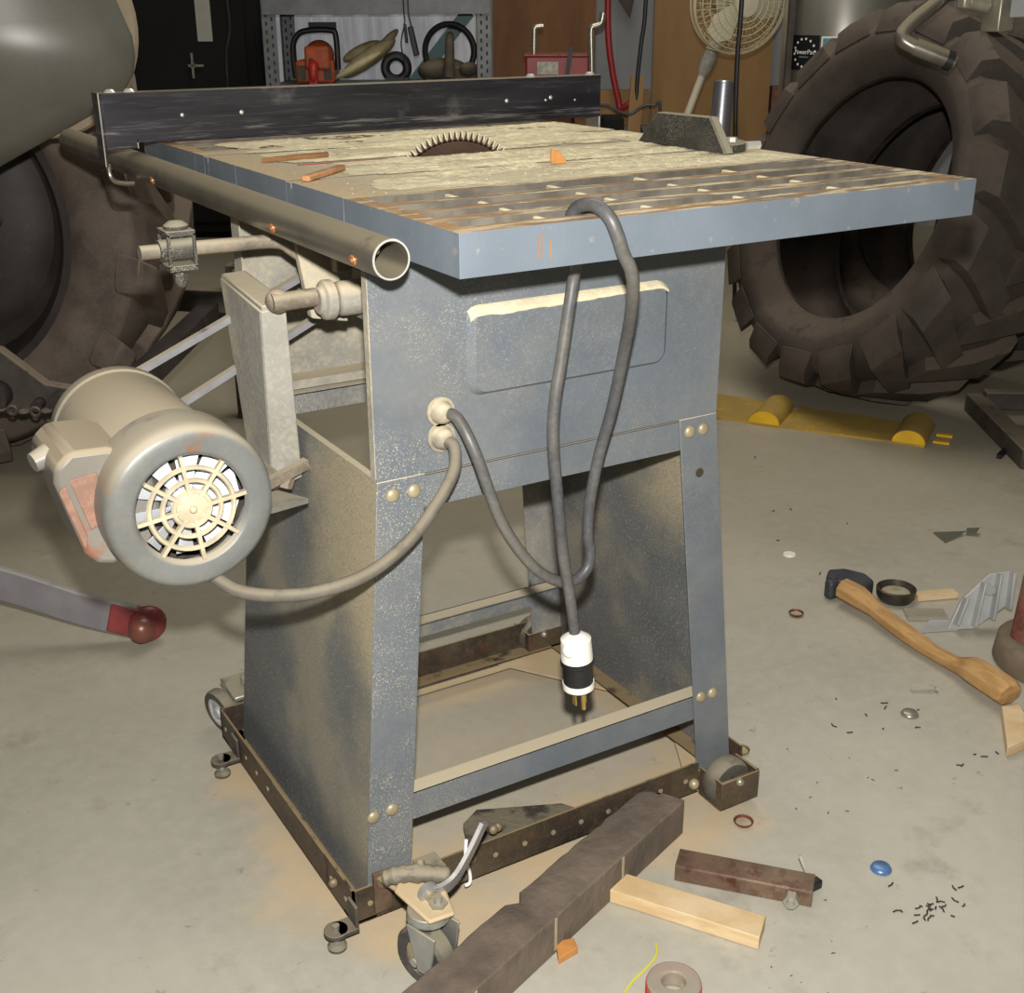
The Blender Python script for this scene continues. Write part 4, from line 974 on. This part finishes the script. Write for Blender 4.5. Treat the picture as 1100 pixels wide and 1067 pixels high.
fs.append(tuple(base_n+k for k in range(n)))
mb = MB(); mb.add(vs, fs); obj('fender', mb, 'fender', tr_, ang=60)
mb = MB(); mb.lathe([(0, 0), (.20, 0), (.204, .01), (.20, .02), (0, .02)], bg(-.915, 2.52, 1.015), -FH, 48); obj('fender_flange', mb, 'fender_back', tr_)
mb = MB(); pth = smoothpath([bg(-1.45, 2.0, .262), bg(-1.24, 1.97, .215), bg(-1.07, 1.95, .165), bg(-.90, 1.95, .118), bg(-.76, 1.95, .066), bg(-.672, 1.95, .040)], 4)
hh = .031; vs = []; fs = []
for i, q in enumerate(pth):
    d = (pth[min(i+1, len(pth)-1)] - pth[max(i-1, 0)]).normalized(); sd_ = d.cross(V((0, 0, 1))).normalized(); u2 = sd_.cross(d)
    vs += [q - sd_*.008 - u2*hh, q + sd_*.008 - u2*hh, q + sd_*.008 + u2*hh, q - sd_*.008 + u2*hh]
for i in range(len(pth)-1):
    for k in range(4): fs.append((i*4+k, i*4+(k+1) % 4, (i+1)*4+(k+1) % 4, (i+1)*4+k))
fs += [(3, 2, 1, 0), tuple((len(pth)-1)*4+k for k in range(4))]; mb.add(vs, fs)
la = obj('lift_arm', mb, 'armgrey', tr_, .003)
mb = MB(); mb.bar(bg(-.715, 1.95, .053), bg(-.655, 1.95, .036), .022, .056); mb.sphere(bg(-.650, 1.95, .036), .034, (1, .6, 1)); obj('red_end', mb, 'armred', la, .003)
M['ballbrown'] = mat('worn brown ball', '#74473a', .35, .1, .15, 40); mb = MB(); mb.sphere(bg(-.655, 1.930, .034), .024, (1, .9, 1)); obj('ball_joint', mb, 'ballbrown', la)
mb = MB(); mb.poly3([bg(-1.30, 2.5, .44), bg(-1.07, 2.5, .39), bg(-.985, 2.5, .315), bg(-.82, 2.5, .285), bg(-.82, 2.5, .232), bg(-1.0, 2.5, .255), bg(-1.09, 2.5, .25), bg(-1.30, 2.5, .30)], FH*.03); lk = obj('lower_link', mb, 'darkiron', tr_, .004)
mb = MB(); mb.cyl(bg(-1.085, 2.5, .295), bg(-1.085, 2.46, .295), .03); mb.cyl(bg(-.955, 2.5, .282), bg(-.955, 2.47, .282), .02); mb.cyl(bg(-1.0, 2.5, .275), bg(-1.0, 2.47, .275), .012); obj('link_pin', mb, 'rim', lk)
mb = MB()
for k in range(7): mb.torus(bg(-1.12+.024*k, 2.465, .268 + .003*math.sin(k)), (FH if k % 2 else V((0, 0, 1))), .009, .0035, 14, 6)
obj('chain', mb, 'darkiron', lk)
mb = MB(); mb.bar(bg(-1.30, 2.5, .40), bg(-1.40, 2.95, .55), .06, .06); mb.bar(bg(-1.45, 1.98, .30), bg(-1.45, 2.9, .56), .06, .05); mb.bar(bg(-.86, 2.53, .255), bg(-.80, 3.3, .3), .05, .05); mb.bar(bg(-1.5, 2.45, 1.0), bg(-1.5, 2.85, .70), .06, .06); mb.bar(bg(-1.45, 2.8, .6), bg(-1.40, 2.98, .588), .12, .12); obj('linkage_frame', mb, 'rim', tr_)
mb = MB(); mb.bar(bg(-.725, 3.25, .0), bg(-.725, 3.25, .42), .06, .05, FH); mb.bar(bg(-.725, 3.25, .42), bg(-.665, 3.25, .47), .04, .03); mb.cyl(bg(-.735, 3.22, .40), bg(-.69, 3.22, .40), .012); mb.bar(bg(-1.35, 3.25, .35), bg(-.70, 3.25, .32), .05, .06); mb.bar(bg(-1.35, 3.3, .35), bg(-1.385, 3.0, .55), .06, .06); obj('drawbar_stand', mb, 'darkiron', tr_, .003)
mb = MB(); mb.tube(smoothpath([bg(-.70, 3.22, .30), bg(-.62, 3.22, .29), bg(-.57, 3.2, .22), bg(-.575, 3.18, .12), bg(-.62, 3.16, .012), bg(-.70, 3.1, .012)], 6), .008, 8); obj('hanging_hose', mb, 'blackpl', tr_)

# ------------------------------------------------------------------ back of the workshop
bc = thing('black_cabinet', 'tall black steel cabinet with cross handle at the back left', 'cabinet', bg(-1.60, 6.1, 0).to_tuple())
mb = MB(); bbox(mb, -2.10, -1.175, 6.03, 6.27, .03, 1.85); bbox(mb, -2.05, -1.22, 6.06, 6.25, 0, .03); obj('cabinet_body', mb, 'doorblack', bc, .006)
mb = MB(); bbox(mb, -2.04, -1.22, 6.012, 6.028, .08, 1.80); dr = obj('door', mb, 'doorblack', bc, .004)
mb = MB(); p = bg(-1.462, 6.01, .795); mb.cyl(p + FH*.004, p - FH*.035, .012); mb.bar(p - FH*.03 + V((-.0, 0, -.055)), p - FH*.03 + V((0, 0, .055)), .010, .010, FH); mb.bar(p - FH*.03 - RH*.02, p - FH*.03 + RH*.05, .010, .010); obj('cross_handle', mb, 'chrome', dr)
mb = MB(); bbox(mb, -1.435, -1.367, 6.008, 6.012, .898, 1.30); obj('pale_strip', mb, 'greytape', dr)
mb = MB(); mb.tube(smoothpath([bg(-1.30, 6.0, 1.6), bg(-1.285, 6.0, 1.10), bg(-1.283, 6.0, .95), bg(-1.31, 6.0, .82), bg(-1.315, 6.0, .5)]), .006, 8); mb.cyl(bg(-1.30, 6.012, 1.6), bg(-1.30, 5.99, 1.6), .008)
M['thinwire'] = mat('dark grey wire', '#3a3a3c', .5); tag(obj('thin_wire', mb, 'thinwire', None), 'thin dark wire hanging down the front of the black cabinet', 'wire')

# slotted steel shelf
sh = thing('steel_shelf', 'galvanised slotted steel shelf unit holding two chainsaws', 'shelf unit', bg(-.58, 5.8, 0).to_tuple())
for s, d in ((-1.03, 5.60), (-.12, 5.60), (-1.03, 6.08), (-.12, 6.08)):
    mb = MB(); sg = 1 if s < -.5 else -1; dg = 1 if d < 5.8 else -1
    x0, x1 = sorted((s - sg*.03, s + sg*.03)); bbox(mb, x0, x1, d-.0015, d+.0015, 0, 1.75)
    y0, y1 = sorted((d + dg*.0015, d + dg*.045)); q0, q1 = sorted((s - sg*.03, s - sg*.027)); bbox(mb, q0, q1, y0, y1, 0, 1.75)
    up_ = obj('upright', mb, 'shelfsteel', sh)
    mb = MB()
    for k in range(18):
        for e in (-.012, .012): bbox(mb, s+e-.004, s+e+.004, d-.0024, d-.0016, .62+k*.035+.5*(e > 0)*.035, .62+k*.035+.016+.5*(e > 0)*.035)
    M['slot'] = M.get('slot') or mat('dark slots', '#35363a', .8); obj('slots', mb, 'slot', up_)
for zt, zb_ in ((1.09, 1.013), (.725, .66), (.20, .14)):
    mb = MB(); bbox(mb, -1.055, -.095, 5.585, 5.597, zb_, zt); bbox(mb, -1.055, -.095, 5.60, 6.09, zt-.014, zt); bbox(mb, -1.055, -.095, 6.085, 6.095, zb_, zt); obj('shelf_board', mb, 'shelfsteel', sh, .001)
SZ = .726
# crinkled sheet behind
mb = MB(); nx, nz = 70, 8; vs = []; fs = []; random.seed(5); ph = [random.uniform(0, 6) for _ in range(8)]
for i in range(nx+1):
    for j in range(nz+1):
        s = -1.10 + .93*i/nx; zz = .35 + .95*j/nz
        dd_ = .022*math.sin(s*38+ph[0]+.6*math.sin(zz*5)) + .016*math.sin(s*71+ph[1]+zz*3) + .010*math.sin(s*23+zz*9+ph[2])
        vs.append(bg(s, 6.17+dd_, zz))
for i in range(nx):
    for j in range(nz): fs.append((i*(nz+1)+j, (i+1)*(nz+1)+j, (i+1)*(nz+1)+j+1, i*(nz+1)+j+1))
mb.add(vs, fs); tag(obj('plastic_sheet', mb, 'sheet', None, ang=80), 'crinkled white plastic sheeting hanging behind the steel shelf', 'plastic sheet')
mb = MB(); mb.bar(bg(-.47, 6.11, .70), bg(-.20, 6.11, 1.02), .02, .06, FH.cross(V((1, 0, 1)))); tag(obj('teal_board', mb, 'teal', None), 'narrow pale teal board leaning diagonally behind the dark chainsaw', 'board')

# chainsaws: the orange one shows its rear end, the dark one too
def chainsaw(s, d, name_l, m_body, m_front, loopw, wide):
    t_ = thing('chainsaw', name_l, 'chainsaw', bg(s, d, SZ).to_tuple(), 'chainsaws on the shelf')
    mb = MB()
    if wide:
        mb.sphere(bg(s+.005, d, SZ+.12), .06, (1.1, 1, 1.05), 20, 14); bbox(mb, s-.095, s+.075, d-.07, d+.12, SZ+.004, SZ+.10)
        bbox(mb, s-.05, s+.06, d-.085, d-.05, SZ+.06, SZ+.16)
    else:
        mb.sphere(bg(s-.03, d, SZ+.056), .06, (2.0, 1.2, .85), 20, 14); bbox(mb, s-.11, s+.12, d-.06, d+.10, SZ+.002, SZ+.075); mb.sphere(bg(s+.085, d-.05, SZ+.06), .035, (1.3, 1, .9))
    obj('engine_housing', mb, m_body, t_, .012)
    mb = MB()
    if wide:
        mb.tube(smoothpath([bg(s-.10, d-.03, SZ+.03), bg(s-.105, d-.03, SZ+.15), bg(s-.08, d-.03, SZ+.205), bg(s-.03, d-.03, SZ+.222), bg(s+.06, d-.03, SZ+.222), bg(s+.085, d-.03, SZ+.20), bg(s+.088, d-.03, SZ+.06)], 6), .0125, 10)
        bbox(mb, s-.035, s+.085, d-.01, d+.012, SZ+.225, SZ+.255)
    else:
        mb.tube([bg(s + .107*math.cos(a), d-.02, SZ+.135 + .110*math.sin(a)) for a in [math.radians(-35 + 250*k/30) for k in range(31)]], .0135, 10)
    obj('wrap_handle', mb, 'blackpl', t_)
    mb = MB()
    if wide: mb.tube(smoothpath([bg(s-.005, d-.09, SZ+.07), bg(s-.005, d-.13, SZ+.085), bg(s-.005, d-.15, SZ+.05), bg(s-.005, d-.14, SZ+.012)], 5), .02, 12); bbox(mb, s-.02, s+.012, d-.16, d-.12, SZ+.002, SZ+.03)
    else: mb.tube(smoothpath([bg(s+.005, d-.03, SZ+.20), bg(s+.005, d-.07, SZ+.19), bg(s+.003, d-.10, SZ+.11), bg(s, d-.11, SZ+.03)], 5), [.014+.012*k/15 for k in range(16)], 12)
    obj('rear_handle', mb, m_front, t_)
    mb = MB(); bbox(mb, s-.012, s-.004, d+.12, d+.29, SZ+.03, SZ+.085); obj('guide_bar', mb, 'zinc', t_, .002)
    if wide:
        for q in ((s-.085, s-.05, d-.075, d-.068, SZ+.02, SZ+.08), (s+.03, s+.065, d-.075, d-.068, SZ+.02, SZ+.09), (s-.03, s-.012, d-.092, d-.084, SZ+.065, SZ+.11)):
            mb = MB(); bbox(mb, *q); obj('dark_vent', mb, 'saw2', t_)
chainsaw(-.855, 5.78, 'orange chainsaw with black wrap handle at the left of the shelf', 'orange', 'redpl', .1, True)
chainsaw(-.275, 5.76, 'dark dusty chainsaw with round black handle at the right of the shelf', 'saw2', 'saw2', .1, False)
# work gloves
gl = thing('canvas_gloves', 'pile of dirty canvas work gloves between the two chainsaws', 'gloves', bg(-.62, 5.70, SZ).to_tuple())
mb = MB(); Rg = RB @ Matrix.Rotation(math.radians(-33), 3, 'Y'); mb.sphere(bg(-.63, 5.73, SZ+.108), .125, (1.15, .5, .30), 20, 12, Rg); mb.sphere(bg(-.66, 5.76, SZ+.135), .085, (1.1, .5, .34), 18, 12, RB @ Matrix.Rotation(math.radians(-24), 3, 'Y')); mb.sphere(bg(-.54, 5.73, SZ+.185), .05, (1.2, .5, .35), 14, 10, RB @ Matrix.Rotation(math.radians(-42), 3, 'Y')); obj('glove', mb, 'canvas', gl)
mb = MB(); mb.sphere(bg(-.67, 5.675, SZ+.080), .10, (1.15, .35, .20), 20, 12, RB @ Matrix.Rotation(math.radians(-28), 3, 'Y')); obj('glove_cuff', mb, 'canvas2', gl)
# earmuff like black ring
mb = MB(); mb.torus(bg(-.505, 5.68, SZ+.070), FH, .048, .020, 28, 10); bbox(mb, -.55, -.45, 5.66, 5.70, SZ+.002, SZ+.03); tag(obj('black_coil', mb, 'blackpl', None), 'black coiled strap with a round opening beside the gloves', 'coil')
# wires with a hanging power adapter
mb = MB(); mb.tube(smoothpath([bg(-.430, 5.56, 1.35), bg(-.436, 5.56, 1.05), bg(-.428, 5.56, .985), bg(-.425, 5.56, .965)]), .003, 8); ad = thing('power_adapter', 'small black power adapter dangling on wires before the shelf', 'adapter', bg(-.42, 5.56, .90).to_tuple())
obj('wire', mb, 'blackpl', ad)
mb = MB(); mb.tube(smoothpath([bg(-.452, 5.56, 1.35), bg(-.455, 5.56, 1.05), bg(-.452, 5.56, .98), bg(-.47, 5.56, .90), bg(-.455, 5.56, .80), bg(-.462, 5.56, .76)]), .003, 8); obj('wire', mb, 'blackpl', ad)
mb = MB(); mb.bar(bg(-.43, 5.56, .965), bg(-.405, 5.56, .85), .045, .022, FH.cross(V((.3, 0, 1)))); obj('adapter_block', mb, 'blackpl', ad, .004)
mb = MB(); mb.bar(bg(-.452, 5.56, .975), bg(-.446, 5.56, .90), .022, .012, FH.cross(V((.1, 0, 1)))); obj('inline_plug', mb, 'blackpl', ad, .003)

# plywood sheets against the wall
mb = MB(); bbox(mb, -.32, .395, 6.265, 6.29, 0, 1.9); tag(obj('plywood_sheet', mb, 'ply_brown', None), 'brown plywood sheet on the wall behind the red box', 'plywood sheet')
mb = MB(); bbox(mb, .67, 1.235, 6.245, 6.27, 0, 1.9); tag(obj('plywood_sheet', mb, 'ply_tan', None), 'tan plywood sheet on the wall behind the fan', 'plywood sheet')
mb = MB(); bbox(mb, .405, .66, 6.24, 6.29, .50, .665); tag(obj('wood_rail', mb, 'ply_tan', None, .003), 'horizontal wooden rail on the metal wall between the plywood sheets', 'rail')
mb = MB(); bbox(mb, 1.245, 1.42, 6.22, 6.29, .55, .68); tag(obj('brown_board', mb, 'redwear', None, .003), 'reddish brown board on the wall right of the tan plywood', 'board')
mb = MB(); bbox(mb, 1.25, 1.44, 6.12, 6.235, .0, .54)
M['bluebin'] = mat('faded blue bin', '#6f8794', .6, 0, .12, 8); tag(obj('blue_bin', mb, 'bluebin', None, .006), 'faded blue bin at the foot of the wall behind the tyre', 'bin')

# bench with red box
bn = thing('wooden_bench', 'low wooden bench behind the fence carrying the red box', 'bench', bg(.17, 5.15, 0).to_tuple())
mb = MB(); bbox(mb, -.04, .312, 4.95, 5.30, .70, .735); obj('bench_top', mb, 'bench', bn, .003)
for s in (.0, .27):
    for d in (5.0, 5.26): mb = MB(); bbox(mb, s-.03, s+.03, d-.03, d+.03, 0, .70); obj('leg', mb, 'bench', bn)
rx = thing('red_box', 'red steel box with grey label and two bent rods', 'box', bg(.17, 5.1, .735).to_tuple())
mb = MB(); bbox(mb, .052, .292, 5.0, 5.2, .736, .866); bbox(mb, .045, .299, 4.995, 5.205, .862, .872); obj('box_body', mb, 'redbox', rx, .006)
mb = MB(); bbox(mb, .095, .175, 4.996, 4.9995, .80, .846); obj('grey_label', mb, 'labelgrey', rx)
for pts_, r in (([(.083, .868), (.084, .95), (.086, .966), (.098, .972), (.118, .973)], .011),):
    mb = MB(); mb.tube(smoothpath([bg(s, 5.03, z) for s, z in pts_], 6), r, 12); obj('bent_rod', mb, 'chrome', rx)
mb = MB(); mb.tube(smoothpath([bg(s, 4.985, z) for s, z in [(.305, .736), (.302, .85), (.298, .945), (.302, .97), (.318, .975), (.335, .985), (.342, 1.02)]], 6), .013, 12); mb.tube([bg(.300, 4.985, .80), bg(.292, 5.01, .80)], .008, 8); obj('bent_rod', mb, 'chrome', rx)
mb = MB(); mb.bar(bg(.203, 4.985, .755), bg(.222, 4.985, .90), .016, .012, FH); obj('black_lever', mb, 'blackpl', rx)

# hose and cables on the wall
mb = MB(); mb.tube(smoothpath([bg(.395, 6.19, 1.6), bg(.44, 6.18, 1.12), bg(.445, 6.18, 1.0), bg(.452, 6.17, .88), bg(.475, 6.17, .74), bg(.505, 6.17, .62), bg(.515, 6.17, .585), bg(.55, 6.19, .60), bg(.60, 6.2, .64)], 6), .015, 10); mb.cyl(bg(.395, 6.30, 1.6), bg(.395, 6.17, 1.6), .012)
tag(obj('red_hose', mb, 'redhose', None), 'red air hose hanging on the metal wall', 'hose')
mb = MB(); mb.tube(smoothpath([bg(.60, 5.98, 1.7), bg(.60, 5.98, 1.06), bg(.585, 5.98, .88), bg(.572, 5.98, .70), bg(.58, 5.98, .56), bg(.61, 5.98, .42), bg(.64, 5.98, .02)], 6), .010, 8); tag(obj('black_cable', mb, 'blackpl', None), 'black cable hanging in front of the metal wall between plywood sheets', 'cable')
mb = MB(); mb.tube(smoothpath([bg(.742, 4.3, 1.8), bg(.741, 4.3, 1.06), bg(.738, 4.3, .90), bg(.742, 4.3, .72), bg(.750, 4.3, .60), bg(.77, 4.3, .3), bg(.80, 4.32, .012), bg(.95, 4.4, .012)], 6), .008, 8); tag(obj('black_cable', mb, 'blackpl', None), 'black cable hanging in front of the fan', 'cable')
mb = MB(); mb.poly3([bg(.455, 6.21, 1.18), bg(.56, 6.21, 1.18), bg(.567, 6.21, 1.06), bg(.552, 6.21, .985), bg(.50, 6.21, 1.06)], FH*.008); mb.cyl(bg(.52, 6.31, 1.16), bg(.52, 6.20, 1.16), .008); tag(obj('pointed_plate', mb, 'darkiron', None), 'dark pointed metal plate hanging on the metal wall by the red hose', 'metal plate')
mb = MB(); mb.bar(bg(.535, 5.9, 0), bg(.575, 6.0, .74), .03, .06, RH); tag(obj('wood_stick', mb, 'ply_tan', None), 'upright wooden stick leaning at the wall right of the fence end', 'wood stick')
mb = MB(); bbox(mb, .38, .47, 5.42, 5.60, .0, .605); tag(obj('black_box', mb, 'doorblack', None, .01), 'black box standing on the floor right behind the fence end', 'box')
mb = MB(); mb.tube(smoothpath([bg(.36, 5.66, .64), bg(.42, 5.66, .635), bg(.47, 5.66, .61), bg(.52, 5.68, .60), bg(.57, 5.68, .63), bg(.62, 5.68, .635), bg(.65, 5.68, .60), bg(.66, 5.7, .02)], 6), .007, 8); tag(obj('grey_cable', mb, 'cord', None), 'thin grey cable looping past the fence end', 'cable')

# fan
fn = thing('pedestal_fan', 'ivory pedestal fan with wire cage and tilted pole', 'fan', bg(.45, 5.15, 0).to_tuple())
fc = bg(.855, 5.0, 1.055); fa = (-FH*.9 + RH*.25 + V((0, 0, -.12))).normalized()
mb = MB()
fx, fy, fd = mb.frame(fa)
for R, h in ((.185, 0), (.185, .012), (.165, .035), (.14, .046), (.115, .053), (.09, .058), (.065, .061), (.185, -.03), (.16, -.06), (.13, -.07), (.10, -.075)):
    mb.torus(fc + fa*h, fa, R, .0022 if R < .18 else .004, 48, 6)
for k in range(44):
    a = 2*PI*k/44; d = fx*math.cos(a) + fy*math.sin(a)
    mb.tube([fc + d*.04 + fa*.062, fc + d*.115 + fa*.053, fc + d*.165 + fa*.035, fc + d*.185, fc + d*.16 - fa*.06, fc + d*.08 - fa*.076], .0012, 5, False)
obj('wire_cage', mb, 'cagewire', fn)
mb = MB(); mb.lathe([(0, 0), (.045, 0), (.045, .008), (0, .012)], fc + fa*.058, fa, 28); obj('cage_badge', mb, 'ivory', fn)
for k in range(3):
    a = 2*PI*k/3 + .9; d = fx*math.cos(a) + fy*math.sin(a); e = -fx*math.sin(a) + fy*math.cos(a); mb = MB()
    mb.poly3([fc + d*.025 - e*.02, fc + d*.10 - e*.05, fc + d*.16 - e*.03, fc + d*.165 + e*.02 + fa*.02, fc + d*.12 + e*.055 + fa*.025, fc + d*.03 + e*.025 + fa*.01], fa*.003); obj('fan_blade', mb, 'ivory', fn, .001)
mb = MB(); mb.cyl(fc + fa*.02, fc - fa*.06, .03); mb.lathe([(0, -.17), (.04, -.165), (.058, -.14), (.06, -.085), (0, -.08)], fc, fa, 28); obj('motor_housing', mb, 'ivory', fn)
p0, p1, p2, p3 = fc - fa*.11 + V((0, 0, -.03)), bg(.775, 5.09, .88), bg(.742, 5.10, .79), bg(.49, 5.14, .035)
mb = MB(); mb.tube([p0, p1], [.026, .028], 14); nk = obj('fan_neck', mb, 'ivory', fn)
mb = MB(); mb.tube([p1, p1.lerp(p2, .15), p1.lerp(p2, .7), p2], [.022, .029, .027, .018], 14); obj('height_collar', mb, 'labelgrey', fn)
mb = MB(); mb.tube([p2, p3], .015, 14); obj('pole', mb, 'ivory', fn)
mb = MB(); mb.lathe([(0, .045), (.03, .045), (.05, .03), (.135, .018), (.145, .008), (.145, 0), (0, 0)], bg(.49, 5.14, 0), (0, 0, 1), 40); obj('round_base', mb, 'ivory', fn)

# stainless tank with labels
tk = thing('stainless_tank', 'tall brushed stainless tank with black and blue labels behind the tyre', 'tank', bg(1.185, 4.72, 0).to_tuple())
tc = bg(1.185, 4.72, 0); TR_ = .215
mb = MB(); mb.lathe([(0, 0), (TR_-.01, 0), (TR_, .01), (TR_, 1.28), (TR_-.02, 1.31), (.06, 1.36), (0, 1.37)], tc, (0, 0, 1), 64); obj('tank_body', mb, 'stain', tk, ang=50)
mb = MB(); mb.bar(bg(.972, 4.62, 0), bg(.972, 4.62, 1.25), .018, .03, FH); obj('edge_trim', mb, 'darkiron', tk)
def on_tank(a, z, r=TR_): return tc + (RH*math.sin(a) - FH*math.cos(a))*r + V((0, 0, z))
def sticker(a0, a1, z0, z1, m, r, par, name):
    n = 10; vs = []; fs = []
    for i in range(n+1):
        a = a0 + (a1-a0)*i/n; vs += [on_tank(a, z0, TR_+r), on_tank(a, z1, TR_+r)]
    for i in range(n): fs.append((2*i, 2*i+2, 2*i+3, 2*i+1))
    mb = MB(); mb.add(vs, fs); return obj(name, mb, m, par)
A0, A1, Z0, Z1 = math.radians(-66), math.radians(-35), .832, .947
st = sticker(A0, A1, Z0, Z1, 'stickerblack', .0012, tk, 'black_label')
am, zm = (A0+A1)/2, (Z0+Z1)/2
mb = MB()
for k in range(14):
    t = 2*PI*k/14 + .1; p = on_tank(am + .205*math.cos(t), zm + .046*math.sin(t), TR_+.0018); nrm = (p - tc); nrm.z = 0; mb.cyl(p, p + nrm.normalized()*.0008, .0042, n=10)
obj('star_ring', mb, 'whiteink', st)
fcv = bpy.data.curves.new('label_text', 'FONT'); fcv.body = 'PowerPac'; fcv.size = .0215; fcv.align_x = 'CENTER'; fcv.align_y = 'CENTER'; fcv.extrude = .0006
dg_ = bpy.data.objects.new('tmp_text', fcv); col.objects.link(dg_)
bpy.context.view_layer.update(); tm = bpy.data.meshes.new_from_object(dg_.evaluated_get(bpy.context.evaluated_depsgraph_get()))
mb = MB(); mb.add([on_tank(am + v.co.x/TR_, zm + v.co.y + .002, TR_+.0018+v.co.z) for v in tm.vertices], [tuple(p.vertices) for p in tm.polygons]); bpy.data.objects.remove(dg_)
obj('label_text', mb, 'whiteink', st, smooth=False)
M['greyink'] = mat('grey print', '#85858a', .5); mb = MB(); mb.box(on_tank(am, zm-.014, TR_+.0018), (.04, .0008, .004), Matrix.Rotation(am, 3, 'Z') @ RB); obj('small_print', mb, 'greyink', st)
s2 = sticker(math.radians(-33.5), math.radians(2), .80, .944, 'whiteink', .0012, tk, 'blue_label'); sticker(math.radians(-32), math.radians(.5), .806, .938, 'stickerblue', .002, s2, 'blue_field')

# ------------------------------------------------------------------ light
def area(name, loc, target, size, power, colr):
    l = bpy.data.lights.new(name, 'AREA'); l.energy = power; l.size = size; l.color = colr; l.shape = 'DISK'
    o = bpy.data.objects.new(name, l); col.objects.link(o); o.location = loc
    o.rotation_euler = (V(target) - V(loc)).to_track_quat('-Z', 'Y').to_euler(); return o
area('camera_flash', (-.515, -.955, 1.152), (.45, .65, .52), .035, 44, (1, .967, .915))
a_ = area('ceiling_light', bg(.3, 3.4, 2.9), bg(.3, 3.4, 0), 2.2, 40, (1, .93, .80))
w_ = bpy.data.worlds.new('workshop_air'); sc.world = w_; w_.use_nodes = True
w_.node_tree.nodes['Background'].inputs[0].default_value = (1, .94, .82, 1); w_.node_tree.nodes['Background'].inputs[1].default_value = .125
sc.view_settings.view_transform = 'Standard'; sc.view_settings.look = 'None'; sc.view_settings.exposure = 0
